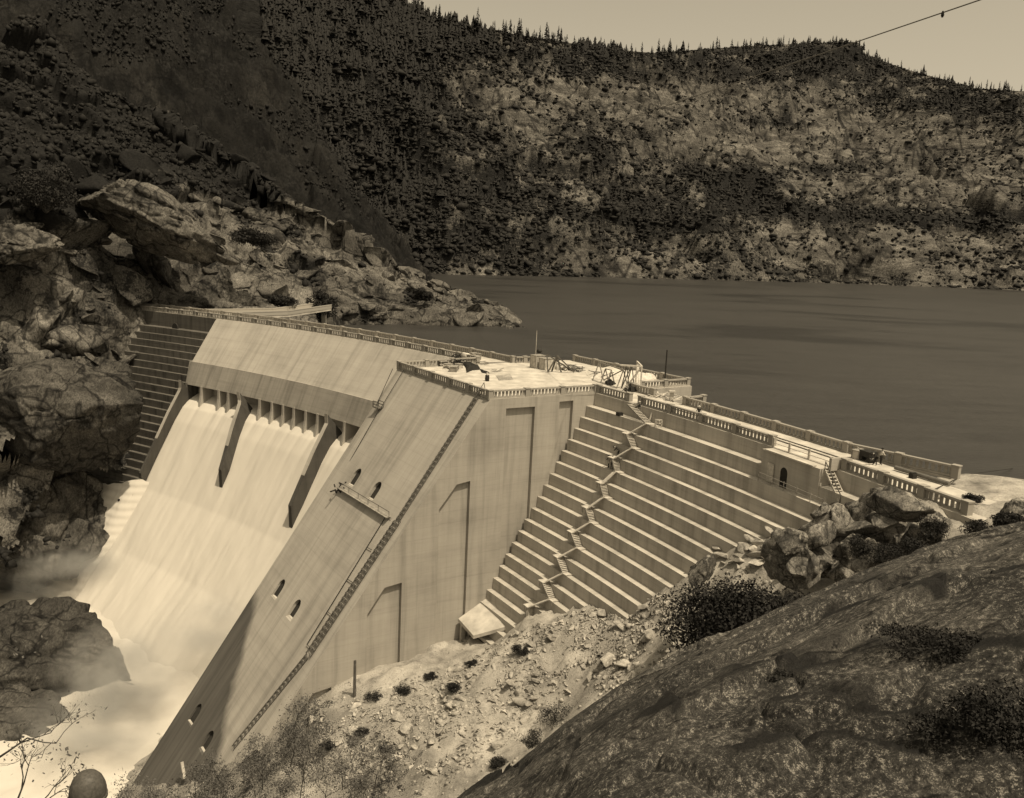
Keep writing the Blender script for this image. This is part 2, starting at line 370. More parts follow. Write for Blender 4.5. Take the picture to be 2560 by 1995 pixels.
# spillway: upper apron, siphon hood, lower chute
sp = [(6, -66), (6, 0), (-.9, 0), (-8.2, -9.9), (-6.6, -15.6), (-6.6, -18.6), (-8.2, -19.4), (-9.6, -20.6), (-11.4, -23.4), (-20, -38), (-38, -64), (-38, -66)]
dpart(sweep(sp, TA - .1, TL, 60), 'spillway', M['conc_light'])
dpart(sweep([(-7.9, -9.82), (-8.45, -9.78), (-9.75, -15.2), (-6.9, -15.4)], TA - .1, TL + .12, 60), 'siphon_hood', M['conc'])
def chute_r(z): return float(np.interp(-z, [15, 19, 20.2, 23.4, 38, 64], [-8.0, -8.9, -9.9, -12.0, -20.6, -38.6]))
PIERS = [56.54, 55.13, 54.38, 51.87, 50.89, 50.01, 49.17, 48.24, 47.33, 45.27, 43.6, 42.4]
for t in PIERS:
    mb = MB(); rad, tan, up = axes(t); V = []
    for sgn in (-1, 1):
        for r, z in ((-6.4, -15.0), (-9.85, -15.0), (-10.0, -17.2), (-10.6, -20.2), (-6.4, -20.6)): V.append(Vector(D(t, r, z)) + tan*sgn*.32)
    mb.add(V, [(4,3,2,1,0), (5,6,7,8,9)] + [(k, (k+1) % 5, 5+(k+1) % 5, 5+k) for k in range(5)]); dpart(mb, 'pier', M['conc_light'])
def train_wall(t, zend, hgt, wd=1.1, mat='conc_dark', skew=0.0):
    mb = MB(); zs = np.concatenate([[-15.1, -17, -18.6, -20, -21.5], np.linspace(-23.4, zend, 8)]); V = []
    for z in zs:
        th = t + skew*(z + 15.1)/(zend + 15.1)
        rad, tan, up = axes(th); r = min(chute_r(z), -9.85) if z > -18 else chute_r(z)
        hh = hgt if z < -18 else hgt*.55
        for sgn in (-1, 1):
            V.append(Vector(D(th, r, z)) + tan*sgn*wd/2 - rad*hh*.75 + up*hh*.5); V.append((Vector(D(th, r + 2.2, z - 3.5)) if z > zs[-1] else V[-1] + Vector((0, 0, -6.5)) + rad*.3) + (tan*sgn*wd/2 if z > zs[-1] else Vector((0,0,0))))
    n = len(zs); F = []
    for i in range(n-1):
        a, b = 4*i, 4*i+4; F += [(a, a+2, b+2, b), (a+1, b+1, b+3, a+3), (a, b, b+1, a+1), (a+2, a+3, b+3, b+2)]
    F += [(0, 1, 3, 2), (4*n-4, 4*n-2, 4*n-1, 4*n-3)]
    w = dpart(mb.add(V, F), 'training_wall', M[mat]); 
    mb = MB()                                # pale rounded coping
    m = 9
    for i in range(m-1):
        a = Vector(V[4*i]); b = Vector(V[4*i+2]); c = Vector(V[4*i+4]); d = Vector(V[4*i+6]); n3 = ((b-a).cross(c-a)).normalized()*.05
        if n3.z < 0: n3 = -n3
        mb.add([a, b, d, c, a+n3, b+n3, d+n3, c+n3], [(4,5,6,7), (0,1,5,4), (1,2,6,5), (2,3,7,6), (3,0,4,7)])
    dpart(mb, 'coping', M['conc_light'], w)
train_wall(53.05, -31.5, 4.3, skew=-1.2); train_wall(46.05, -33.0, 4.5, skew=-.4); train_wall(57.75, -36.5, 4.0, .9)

# outlet block with sluice portholes and sunk panels
ft = {TA: -17.15, TB: -18.75}
def face_r(th, z): return np.interp(th, [TB, TA], [ft[TB], ft[TA]]) + .736*z
mb = MB(); zb = -66
V = [D(TA, ft[TA], 0), D(TB, ft[TB], 0), D(TB, 3, 0), D(TA, 3, 0), D(TA, face_r(TA, zb), zb), D(TB, face_r(TB, zb), zb), D(TB, 3, zb), D(TA, 3, zb)]
mb.add(V, [(0,1,2,3), (7,6,5,4), (0,4,5,1), (1,5,6,2), (2,6,7,3), (3,7,4,0)])
cut = MB(); radB, tanB, up = axes(TB)
for poly in ([(-16.2,-1.45), (-11.4,-1.45), (-11.6,-40), (-16.2,-40)], [(-7.2,-1.0), (-4.75,-.95), (-5.0,-20), (-7.2,-20)],
             [(-26.2,-14.8), (-23.6,-11.6), (-21.5,-11.3), (-21.55,-44), (-26.2,-44)], [(-36.4,-28.0), (-34.0,-24.7), (-31.5,-24.4), (-31.55,-48), (-36.4,-48)],
             [(-46,-40.4), (-43.8,-37.5), (-41.3,-37.2), (-41.3,-55), (-46,-55)]):
    m = len(poly); V = [Vector(D(TB, r, z)) - tanB*3 for r, z in poly] + [Vector(D(TB, r, z)) + tanB*.5 for r, z in poly]
    cut.add(V, [(k, (k+1) % m, m+(k+1) % m, m+k) for k in range(m)] + [tuple(range(m-1,-1,-1)), tuple(range(m, 2*m))])
PORTS = [(36.97,-16.4), (35.15,-16.5), (37.28,-32.5), (35.37,-32.7), (37.51,-49.5), (35.48,-49.6)]
for th, z in PORTS:
    rad, tan, up = axes(th); arch_prism(cut, Vector(D(th, face_r(th, z), z)), 2.1, 2.5, tan, up, -rad, 5.5)
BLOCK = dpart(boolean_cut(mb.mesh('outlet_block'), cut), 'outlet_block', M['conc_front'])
for th, z in PORTS:
    rad, tan, up = axes(th); mb = MB(); b = Vector(D(th, face_r(th, z), z))
    mb.box(b + rad*.16 + up*.03, (.5, 2.05, .06), (rad, tan, up)); o = dpart(mb, 'porthole_sill', M['deck'], BLOCK)
    nrm = -rad*.805 + up*.593; slope = rad*.593 + up*.805; mb = MB(); mb.box(b + slope*1.5 - nrm*.20, (3.4, 2.2, .1), (slope, tan, nrm)); dpart(mb, 'porthole_shade', M['hole'], BLOCK)  # dark plate painted as the shade deep in the porthole
mb = MB(); mb.add([D(TA, 3, 0), D(TB, 3, 0), D(TB+.1, 18.9, 0), D(TA-.5, 18.9, 0), D(TA, 3, -40), D(TB, 3, -40), D(TB+.1, 18.9, -40), D(TA-.5, 18.9, -40)], [(0,1,2,3), (7,6,5,4), (0,4,5,1), (1,5,6,2), (2,6,7,3), (3,7,4,0)])
dpart(mb, 'intake_block', M['conc_light'])
# decks as thin slabs proud of the mass
dpart(sweep([(5.6, -.2), (5.6, .03), (-.7, .03), (-.7, -.2)], TR, TB - .02, 40), 'roadway', M['deck'])
dpart(sweep([(5.6, -.2), (5.6, .03), (-.7, .03), (-.7, -.2)], TA + .02, TW, 50), 'roadway', M['deck'])
mb = MB(); mb.add([Vector(D(TA-.15, ft[TA]+.5, .03)), Vector(D(TB+.15, ft[TB]+.5, .03)), Vector(D(TB+.15, 18.4, .03)), Vector(D(TA-.5, 18.4, .03))], [(0,1,2,3)]); dpart(mb, 'platform_deck', M['deck'])

# balustrades
def panel_mesh(L):
    mb = MB(); mb.box((L/2, 0, .09), (L, .46, .22)); mb.box((L/2, 0, 1.06), (L, .5, .2)); mb.box((L/2, -.03, -.16), (L, .62, .22))
    n = max(2, round(L/.62)); p = L/n
    for k in range(n+1):
        w = .32 if 0 < k < n else .3; x = min(max(k*p, w/2), L-w/2); mb.box((x, 0, .58), (w, .13, .8))
    return mb.mesh('balustrade')
PAN = {}
def dist2(a, b): return math.hypot(a[0]-b[0], a[1]-b[1])
POSTM = MB(); POSTM.box((0,0,.5), (.72,.62,1.3)); POSTM.box((0,0,1.2), (.84,.74,.14)); POSTM = POSTM.mesh('parapet_post'); POSTM.materials.append(M['conc'])
def rail(pts, seg=5.6, posts=True, first=True, last=True, mat='conc'):
    """balustrade panels between posts along a polyline of points"""
    for i in range(len(pts)-1):
        a = Vector(pts[i]); b = Vector(pts[i+1]); L = (b-a).length; n = max(1, round(L/seg)); s = L/n; d = (b-a).normalized(); ang = math.atan2(d.y, d.x)
        for k in range(n):
            key = round(s-.7, 1); mk = (key, mat)
            if mk not in PAN:
                PAN[mk] = panel_mesh(key); dam_attr(PAN[mk]); PAN[mk].materials.append(M[mat])
            o = bpy.data.objects.new('balustrade', PAN[mk]); COL.objects.link(o); o.parent = DAM; p = a + d*(k*s + .35); o.location = p - DAM.location; o.rotation_euler = (0, 0, ang); o.scale = ((s-.7)/key, 1, 1)
            if (k > 0 or (first if i == 0 else True)):
                q = bpy.data.objects.new('parapet_post', POSTM); COL.objects.link(q); q.parent = DAM; q.location = a + d*(k*s) - DAM.location; q.rotation_euler = (0, 0, ang)
    if last:
        q = bpy.data.objects.new('parapet_post', POSTM); COL.objects.link(q); q.parent = DAM; q.location = Vector(pts[-1]) - DAM.location; q.rotation_euler = (0, 0, ang)
def arc(t0, t1, rho, n, r1=None): return [D(t0+(t1-t0)*i/n, rho + ((r1-rho)*i/n if r1 is not None else 0), 0) for i in range(n+1)]
rail(arc(TW - 2, TA + .2, -.35, 22)); rail(arc(TW - 2, 38.55, 5.9, 20))
rail([D(TA-.05, -1.0, 0), D(TA-.05, ft[TA]+.1, 0), D(TB+.1, ft[TB]+.1, 0), D(TB+.06, -.6, 0)])
rail(arc(TB - .05, 30.5, -.35, 1)); rail(arc(29.95, 24.55, -.35, 4)); rail(arc(22.15, 19.0, -.35, 3))
rail([D(38.45, 5.9, 0), D(38.3, 10.2, 0)], 2.1, first=False); rail([D(38.0, 18.6, 0), D(TB+.25, 18.6, 0), D(TB+.15, 8.6, 0)], 5.5)
rail(arc(31.9, 30.95, 5.8, 1)); rail(arc(29.5, 23.5, 5.8, 5)); rail(arc(23.5, 21.2, 5.8, 2, 9.5), first=False)
rail([D(29.5, 6.2, 0), D(29.6, 9.4, 0)], 3.2, first=False)
mb = MB(); mb.box(Vector(D(30.15, 5.9, .7)), (.5, .5, 1.4)); mb.box(Vector(D(30.15, 5.9, 1.42)), (.9, .9, .2)); dpart(mb, 'gate_post', M['conc_light'])
mb = MB(); rad, tan, up = axes(24.4); 
mb.box(Vector(D(22.3, -.9, .55)), (1.7, .35, 1.3), axes(22.3)); dpart(mb, 'gate_post', M['conc_light'])
mb = MB()
for t in (24.4, 23.85, 23.2, 22.45): mb.box(Vector(D(t, -.75, .55)), (.14, .26, 1.1), axes(t))
for z in (.5, 1.0): mb.beam(D(24.4, -.75, z), D(22.45, -.75, z), .06)
mb.build('guard_rail', M['wood'], DAM)
# left end block of the wing
mb = MB(); V = [D(63.7, -1.2, 1.3), D(66.2, -1.2, 1.3), D(66.2, 5, 1.3), D(63.7, 5, 1.3), D(63.7, -1.2, -4), D(66.9, -1.2, -4), D(66.9, 5, -4), D(63.7, 5, -4)]
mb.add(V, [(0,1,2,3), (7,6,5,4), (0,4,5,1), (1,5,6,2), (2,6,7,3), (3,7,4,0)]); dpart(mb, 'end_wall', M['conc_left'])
# portal hood at the foot of the sunk panels
mb = MB(); t2 = -tanB
P0 = Vector(D(TB, -22.6, -31.3)); P1 = Vector(D(TB, -17.2, -28.6))
q0 = P0 + t2*4.4 + Vector((0,0,-.7)) ; q1 = P1 + t2*9.0 + Vector((0,0,-.5))
dn = Vector((0,0,-.5)); mb.add([P0, P1, q1, q0, P0+dn, P1+dn, q1+dn, q0+dn], [(0,1,2,3), (7,6,5,4), (0,4,5,1), (1,5,6,2), (2,6,7,3), (3,7,4,0)])
HOOD = dpart(mb, 'portal_hood', M['deck'])
mb = MB(); mb.box(P0 + t2*.4 + radB*.5 + Vector((0,0,-3)), (.6, .5, 5.5), (radB, tanB, up)); dpart(mb, 'jamb', M['conc'], HOOD)
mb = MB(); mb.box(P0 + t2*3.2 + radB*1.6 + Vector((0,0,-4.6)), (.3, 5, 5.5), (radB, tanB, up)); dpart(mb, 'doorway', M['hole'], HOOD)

# ------------------------------------------------------------------ terrain: right bank
CP = np.array([(-6.3,117,-34.4),(-3.5,112.4,-33.4),(.6,110.4,-31.0),(-13.9,112.2,-35.7),(-22.4,106.9,-37.3),(-25.8,104.8,-40),(-29.7,102.3,-43),(-36,103,-48.5),(-45,105,-55),(-55,112,-61),
 (1.9,110.8,-29.1),(4.2,109.6,-26.9),(9.8,103.6,-23.3),(19.8,94.3,-15.4),(24.7,92.7,-10.5),(29.6,86.1,-6.4),(32.7,83.8,-3.8),(36,80.5,-1.2),
 (42.7,82.2,-.7),(49,81.6,-.5),(48.3,91.2,-.8),(53.6,89.2,-.6),(65,85,0),(80,80,4),(47,97,-4.4),(58,96,-4.2),(70,95,-1),(44,108,-14),(60,112,-12),(30,125,-30),(80,110,-4),(110,100,3),
 (10,125,-40),(25,110,-30),(-3,90,-33),(6,92,-29.5),(14,88,-23),(20,80,-15.5),(26,74,-9),(30,68,-5),(36,68,-1.8),(45,70,1),(14,55,-9),(4,55,-17),(25,55,-5),(-10,80,-38),(-20,85,-42),(-30,80,-48),(-45,90,-56),(-60,100,-63),(-10,50,-28),(-30,60,-45),(0,40,-16),(40,50,1),(60,60,4),(-60,60,-58),(-80,110,-66)], float)
def tps(r2): return np.where(r2 > 1e-9, .5*r2*np.log(np.maximum(r2, 1e-9)), 0)
n = len(CP); A = np.zeros((n+3, n+3)); A[:n, :n] = tps(((CP[:, None, :2]-CP[None, :, :2])**2).sum(2)) + np.eye(n)*2.0; A[:n, n] = 1; A[:n, n+1:] = CP[:, :2]; A[n:, :n] = A[:n, n:].T
WT = np.linalg.solve(A, np.r_[CP[:, 2], 0, 0, 0])
GX0, GY0, GS = -90.0, 38.0, .5; GNX, GNY = 420, 190
gx, gy = np.meshgrid(GX0 + GS*np.arange(GNX), GY0 + GS*np.arange(GNY), indexing='ij'); Q = np.stack([gx.ravel(), gy.ravel()], 1)
GZ = np.zeros(len(Q))
for k in range(n): GZ += WT[k]*tps(((Q - CP[k, :2])**2).sum(1))
GZ += WT[n] + Q @ WT[n+1:]
P3 = np.c_[Q, GZ]
flat = sstep(36, 44, Q[:, 0])*sstep(78, 84, Q[:, 1])
fa, fe = facets(np.c_[Q*.28, GZ*.28], 5, 1.2)
f2g, _ = facets(np.c_[Q*.7, GZ*.7], 15, 1.3); GZ += (1-flat)*(fbm(P3*.12, 4, 3)*.9 + fa*1.0 + f2g*.35 + fbm(P3*.9, 3, 8)*.12) + flat*fbm(P3*.3, 4, 4)*.2
GZg = GZ.reshape(GNX, GNY)
def gz(x, y):
    fx = np.clip((np.asarray(x)-GX0)/GS, 0, GNX-1.01); fy = np.clip((np.asarray(y)-GY0)/GS, 0, GNY-1.01); i = fx.astype(int); j = fy.astype(int); a = fx-i; b = fy-j
    return (GZg[i, j]*(1-a)+GZg[i+1, j]*a)*(1-b) + (GZg[i, j+1]*(1-a)+GZg[i+1, j+1]*a)*b
veg = .34 + .40*fbm(P3*.07, 5, 21) - .25*flat
px_, py_ = to_px(np.c_[Q, GZ])
veg += .12*np.exp(-(((px_-620)/190)**2 + ((py_-1640)/90)**2))
link('ground', np_mesh('ground', np.c_[Q, GZ], grid_faces(GNX, GNY), {'veg': veg}), M['soil'], smooth=True)['kind'] = 'structure'
def hit(x, y, t0=48, t1=150):
    d = rays(x, y); h = np.hypot(d[:, 0], d[:, 1]); d = d/h[:, None]; t = np.full(len(d), np.nan); prev = None
    for s in np.arange(t0, t1, .5):
        P = CAM + d*s; below = P[:, 2] < gz(P[:, 0], P[:, 1]); new = below & np.isnan(t); t[new] = s
    P = CAM + d*np.nan_to_num(t, nan=t1)[:, None]; return P, ~np.isnan(t)

# ------------------------------------------------------------------ foreground granite dome
SX = [-800, 600, 850, 985, 1100, 1200, 1300, 1450, 1600, 1750, 1900, 2050, 2184, 2400, 2800]
SY = [2700, 1950, 1795, 1702, 1625, 1545, 1480, 1395, 1330, 1262, 1200, 1150, 1115, 1065, 980]
dd = rays(np.array(SX), np.array(SY)); az = np.arctan2(dd[:, 0], dd[:, 1]); ms = dd[:, 2]/np.hypot(dd[:, 0], dd[:, 1])
azs = np.linspace(-.35, .72, 640); ds = np.linspace(5, 62, 420)
m_ = np.interp(azs, az, ms); DS = 34 + 6*sstep(.1, .5, azs)
AZ, DD = np.meshgrid(azs, ds, indexing='ij'); mm = m_[:, None]; S = DS[:, None]
Z = CAMZ + mm*DD - np.where(DD < S, .0062, .035)*(DD - S)**2
X = DD*np.sin(AZ); Y = DD*np.cos(AZ); P3 = np.c_[X.ravel(), Y.ravel(), Z.ravel()]
rot = np.c_[P3[:, 0]*.92 + P3[:, 1]*.38, -P3[:, 0]*.38 + P3[:, 1]*.92, P3[:, 2]*0]
w = rot[:, 1]*.16 + 1.2*fbm(rot*np.array([.05, .09, 1]), 3, 31) + .06*fbm(rot*.5, 3, 35)
fr = w - np.floor(w); ter = (sstep(0, .07, fr) - fr)              # exfoliation sheets: low ledges
amp = .55*np.clip(fbm(rot*np.array([.06, .06, 1]), 2, 77)+.55, 0, 1)
edge = np.clip(1 - np.abs(DD - S).ravel()/6, 0, 1)*(.6)
fa, fe = facets(rot*np.array([.13, .3, 1]) + .4*vnoise(rot*.4, 9)[:, None], 41, .8)
disp = ter*amp*(1-edge*.8) + (fbm(P3*.2, 3, 51)*.34)*(1-edge) + fbm(P3*1.6, 4, 55)*.07 + fa*.14*(1-edge) - .22*np.clip(1-fe*9, 0, 1)
hx_, hy_ = to_px(P3); crev = np.zeros(len(P3))  # crev: painted crevice shade plus lichen bands along the ledges
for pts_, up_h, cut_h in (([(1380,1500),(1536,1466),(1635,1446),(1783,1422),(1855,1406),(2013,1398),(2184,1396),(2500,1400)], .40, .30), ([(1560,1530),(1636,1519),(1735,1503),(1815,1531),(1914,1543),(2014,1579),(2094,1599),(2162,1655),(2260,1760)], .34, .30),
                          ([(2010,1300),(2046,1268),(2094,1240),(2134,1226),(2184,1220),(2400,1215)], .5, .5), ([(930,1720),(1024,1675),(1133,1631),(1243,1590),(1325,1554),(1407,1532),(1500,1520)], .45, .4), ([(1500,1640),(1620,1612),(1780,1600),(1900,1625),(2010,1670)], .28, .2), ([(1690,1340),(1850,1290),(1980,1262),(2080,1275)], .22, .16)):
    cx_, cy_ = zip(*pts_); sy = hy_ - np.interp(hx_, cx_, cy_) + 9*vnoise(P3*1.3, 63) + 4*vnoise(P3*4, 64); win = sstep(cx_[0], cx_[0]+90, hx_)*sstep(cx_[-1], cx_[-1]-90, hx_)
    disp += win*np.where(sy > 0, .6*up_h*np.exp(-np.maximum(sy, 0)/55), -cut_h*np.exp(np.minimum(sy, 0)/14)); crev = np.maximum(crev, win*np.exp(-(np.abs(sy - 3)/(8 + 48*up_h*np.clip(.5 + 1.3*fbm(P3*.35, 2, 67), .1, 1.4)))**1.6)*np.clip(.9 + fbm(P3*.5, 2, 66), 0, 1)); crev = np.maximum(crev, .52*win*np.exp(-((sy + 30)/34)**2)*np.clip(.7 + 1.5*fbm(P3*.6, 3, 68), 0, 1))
P3[:, 2] += disp
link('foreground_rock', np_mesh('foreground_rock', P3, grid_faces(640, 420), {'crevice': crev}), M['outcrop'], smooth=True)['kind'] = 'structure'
DZ = P3[:, 2].reshape(640, 420)
def dome_at(px, py):
    d = rays(px, py); a = math.atan2(d[0], d[1]); s = d[2]/math.hypot(d[0], d[1]); i = int(np.argmin(abs(azs-a)))
    for j in range(420):
        if CAMZ + s*ds[j] <= DZ[i, j]: return np.array([ds[j]*math.sin(a), ds[j]*math.cos(a), DZ[i, j]])
    return at_d(px, py, 36)

# ------------------------------------------------------------------ left gorge wall and promontory
LC = np.array([(-260,20),(-200,100),(-150,158),(-110,197),(-98.5,221),(-95,236),(-76,252),(-56,265),(-40,274),(-22,280),(-9,286),(-5,298),(-7,312),(-20,326),(-50,345),(-90,372)], float)
LS = np.array([2.1,2.1,2.0,1.5,1.25,1.0,.68,.54,.42,.32,.24,.2,.24,.4,.7,.9])
xs = np.arange(-165, 12, .55); ys = np.arange(132, 352, .55); X, Y = np.meshgrid(xs, ys, indexing='ij'); Q = np.c_[X.ravel(), Y.ravel()]
Qw = Q + 5*np.c_[fbm(np.c_[Q*.05, Q[:, :1]*0], 3, 61), fbm(np.c_[Q*.05, Q[:, :1]*0+9], 3, 62)]
bd = np.full(len(Q), 1e9); sg = np.zeros(len(Q)); sl = np.zeros(len(Q))
for i in range(len(LC)-1):
    a, b = LC[i], LC[i+1]; e = b-a; t = np.clip(((Qw-a)@e)/(e@e), 0, 1); pr = a + t[:, None]*e; d = np.hypot(*(Qw-pr).T)
    cr = e[0]*(Qw[:, 1]-a[1]) - e[1]*(Qw[:, 0]-a[0]); m = d < bd - 1e-6
    bd = np.where(m, d, bd); sg = np.where(m, np.sign(cr), sg); sl = np.where(m, LS[i]+(LS[i+1]-LS[i])*t, sl)
s = bd*sg
zl = np.where(s > 0, sl*s*np.where(s > 14, 1, 1), s*np.maximum(sl, .9)*1.1)
k_ = sstep(30, 75, s); zl = zl*(1-k_) + (sl*30 + (s-30)*.75)*k_
road = np.exp(-((zl - 1.0)/1.6)**2)*sstep(226, 240, Q[:, 1])
zl = zl*(1-.55*road)
zl = np.clip(zl, -68, 200)
P3 = np.c_[Q, zl]
f1, e1 = facets(P3*np.array([.055,.055,.075]) + .25*fbm(P3*.06, 2, 7)[:, None], 71, 1.3); f2, e2 = facets(P3*np.array([.17,.17,.22]), 72, 1.2); f3, e3 = facets(P3*.42, 73, 1.3)
damp = .35 + .65*sstep(-2, 10, np.abs(zl))
h = f1*13 * np.clip(sl/1.6, .35, 1) + f2*2.6*np.clip(sl/1.2, .5, 1) + f3*1.1 + fbm(P3*.02, 3, 75)*7*np.clip(sl-.5, 0, 1) - 1.2*np.clip(1-e1*8, 0, 1)
gxy = np.gradient(zl.reshape(X.shape), .55); nx, ny = -gxy[0].ravel(), -gxy[1].ravel(); g = np.hypot(nx, ny)+1e-6
hn = h*damp; up_w = 1/np.sqrt(1+g*g); out_w = g*up_w
P3[:, 0] += nx/g*out_w*hn; P3[:, 1] += ny/g*out_w*hn; P3[:, 2] += up_w*hn
fac = grid_faces(len(xs), len(ys))
cz = P3[fac].mean(1)
rho_, th_ = polar(cz)
# nothing of the natural wall inside the concrete: keep it outside the dam body
keep = ~((th_ < 58.9) & (rho_ > -70) & (rho_ < 9)) & ~((th_ < 62.4) & (cz[:, 2] > -2) & (rho_ > -12) & (rho_ < 9))
fac = fac[keep]
paleness = np.exp(-(((to_px(P3)[0]-850)/190)**2 + ((to_px(P3)[1]-625)/60)**2))
cpx, cpy = to_px(P3); cveg = .20 + .75*fbm(P3*.09, 5, 77) + .75*sstep(520, 430, cpy + .06*cpx)*(1-.8*np.exp(-(((cpx-330)/130)**2 + ((cpy-450)/60)**2)))
fac = np.concatenate([fac[:, [0, 1, 2]], fac[:, [0, 2, 3]]])
rg = np.random.default_rng(17); used = np.unique(fac); ppx, ppy = to_px(P3[used]); ok = (ppx > -60) & (ppx < 1100) & (ppy > 330) & (ppy < 1250); used = used[ok]
CLV, CLG = P3, cveg; VV, FF, VG = [P3], [fac], [cveg]; nb = len(P3); TM = [clip_rock(900+i, 3, 13, .22, .75) for i in range(14)]
for i in rg.choice(used, 1300):
    p = P3[i]; tv, tf = TM[int(rg.integers(14))]; sz = float(np.clip(rg.gamma(1.8, 1.2), .6, 8.0))*(.38 if p[1] > 256 and p[2] < 18 and ppx[np.searchsorted(used, i)] > 560 else 1.0)
    sc = sz*np.array([rg.uniform(1.0, 1.9), rg.uniform(.6, 1.0), rg.uniform(.45, .9)]); R = np.array(Matrix.Rotation(rg.uniform(-.5, .5) + .5, 3, 'Z') @ Matrix.Rotation(rg.normal()*.25 + .38, 3, 'Y') @ Matrix.Rotation(rg.normal()*.3, 3, 'X'))
    if (polar(p)[1] < 62.5 and p[1] < 262 and sz > 2.5): continue
    VV.append((tv*sc) @ R.T + p - np.array([0, 0, sz*.1])); FF.append(tf + nb); VG.append(np.full(len(tv), cveg[i] - .08)); nb += len(tv)
link('cliff', np_mesh('cliff', np.concatenate(VV), np.concatenate(FF), {'veg': np.concatenate(VG)}), M['cliff'])['kind'] = 'structure'

# dark dome mountain behind the cliff
azs2 = np.linspace(-.66, .02, 460); ds2 = np.linspace(262, 560, 330); AZ, DD = np.meshgrid(azs2, ds2, indexing='ij'); X = (DD*np.sin(AZ)).ravel(); Y = (DD*np.cos(AZ)).ravel()
zx = np.interp(X*430/np.maximum(Y, 1), [-400,-250,-200,-134,-120,-108,-90,-76,-55,-30,0], [330,205,150,108,102,89,58,30,10,-10,-30])
front = np.interp(X, [-150, -95, -60], [10, -14, -30]) + (Y - np.interp(X, [-150, -90], [262, 315]))*np.interp(X, [-300, -150, -60], [1.15, .95, .75])
P3 = np.c_[X, Y, np.minimum(zx, front)]
sm = 6.0; P3[:, 2] = -sm*np.log(np.exp(-zx/sm) + np.exp(-np.minimum(front, 600)/sm))
f1, e1 = facets(P3*np.array([.02,.02,.03]), 81, 1.3); f2, e2 = facets(P3*np.array([.07,.07,.1]), 82, 1.2); f3, e3 = facets(P3*.2, 83, 1.4); f4, e4 = facets(P3*.5, 86, 1.4)
P3[:, 2] += (f1*16 + f2*7 + f3*4.2 + f4*1.5)*sstep(0, 40, front) + fbm(P3*.012, 4, 84)*10*sstep(0, 60, front) - (Y > 440)*(Y-440)*.9
dveg = .42 + .5*fbm(P3*.02, 5, 85)
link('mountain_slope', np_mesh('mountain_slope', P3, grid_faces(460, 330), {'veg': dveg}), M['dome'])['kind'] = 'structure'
DOMEV, DOMEVEG = P3, dveg

# ------------------------------------------------------------------ far hillside
RX = np.array([-1200,-300,0,300,600,780,830,900,960,1090,1200,1300,1400,1500,1620,1720,1800,1860,1930,2000,2080,2184,2400,2900])
RY = np.array([-420,-330,-260,-170,-60,-8,10,30,48,70,88,104,112,104,96,92,98,122,146,166,188,194,185,180])
RD = np.array([800,850,880,900,950,1000,1010,1040,1070,1150,1230,1320,1430,1600,1800,1950,2000,2020,2000,1950,1900,1850,1900,2000])
SHX = np.array([-1200,0,700,970,1200,1500,1800,2184,2900]); SHD = np.array([640,660,690,706,775,879,1012,1143,1300])
rd = rays(RX, RY); raz = np.arctan2(rd[:, 0], rd[:, 1]); rm = rd[:, 2]/np.hypot(rd[:, 0], rd[:, 1]); rz = CAMZ + rm*RD
sd = rays(SHX, np.full(len(SHX), 600.)); saz = np.arctan2(sd[:, 0], sd[:, 1])
NA, NT_ = 900, 330; a_ = np.linspace(-.68, .64, NA); t_ = np.linspace(-.03, 1.12, NT_)
d0 = np.interp(a_, saz, SHD); d1 = np.interp(a_, raz, RD); zr = np.interp(a_, raz, rz)
Tt = np.tile(t_, (NA, 1)); DD = d0[:, None] + (d1-d0)[:, None]*Tt
wv = fbm(np.c_[np.repeat(a_*9, NT_), Tt.ravel()*3, np.zeros(NA*NT_)], 4, 91).reshape(NA, NT_)
tt = np.clip(Tt, -.05, 1.0)
shape = np.where(tt > 0, .82*np.abs(tt)**.92 + .18*tt**2 + .05*np.sin(tt*11 + 5*wv)*np.sin(math.pi*np.clip(tt,0,1)), tt*1.0)
Z = -6.5 + (zr[:, None]+6.5)*shape - np.where(Tt > 1, (Tt-1)*900, 0)
X = DD*np.sin(a_)[:, None]; Y = DD*np.cos(a_)[:, None]; P3 = np.c_[X.ravel(), Y.ravel(), Z.ravel()]; T1 = tt.ravel()
inn = sstep(0, .05, T1)*sstep(1.0, .9, T1)
f1, e1 = facets(P3*np.array([.008,.008,.016]), 93, 1.4); f2, e2 = facets(P3*np.array([.03,.03,.05]), 94, 1.3); f3, e3 = facets(P3*.085, 95, 1.2)
HP = P3.copy(); HP[:, 2] += inn*(f1*34 + f2*13 + f3*5 + fbm(P3*.006, 4, 96)*22)
hx, hy = to_px(HP)
def blob(cx, cy, sx, sy, rot=0.0, pw=1.0):
    x = hx-cx; y = hy-cy; c, s_ = math.cos(rot), math.sin(rot); u = (x*c+y*s_)/sx; v = (-x*s_+y*c)/sy; return np.exp(-(u*u+v*v)**pw)
hv = .36 + .30*fbm(HP*np.array([.011,.011,.02]), 5, 97) + .38*fbm(HP*np.array([.04,.04,.07]), 4, 98)
hv += .55*sstep(1060, 860, hx + .12*(hy-100)) + .20*blob(1010, 440, 130, 160, .3) + .12*blob(1180, 370, 150, 75, .2) + .06*blob(1390, 360, 190, 85, .25)
hv += .42*blob(1850, 455, 240, 22, .08) + .42*blob(2100, 470, 120, 17, .02) + .34*blob(1560, 400, 120, 22, .5) + .45*blob(1650, 260, 90, 14) + .45*blob(1780, 360, 130, 16, -.05)
hv += .38*blob(1780, 125, 240, 38, 0) + .3*blob(1250, 130, 260, 45, .1) + .25*blob(2050, 220, 200, 40, .2) + .35*blob(1330, 450, 60, 30) + .25*blob(1500, 470, 150, 30)
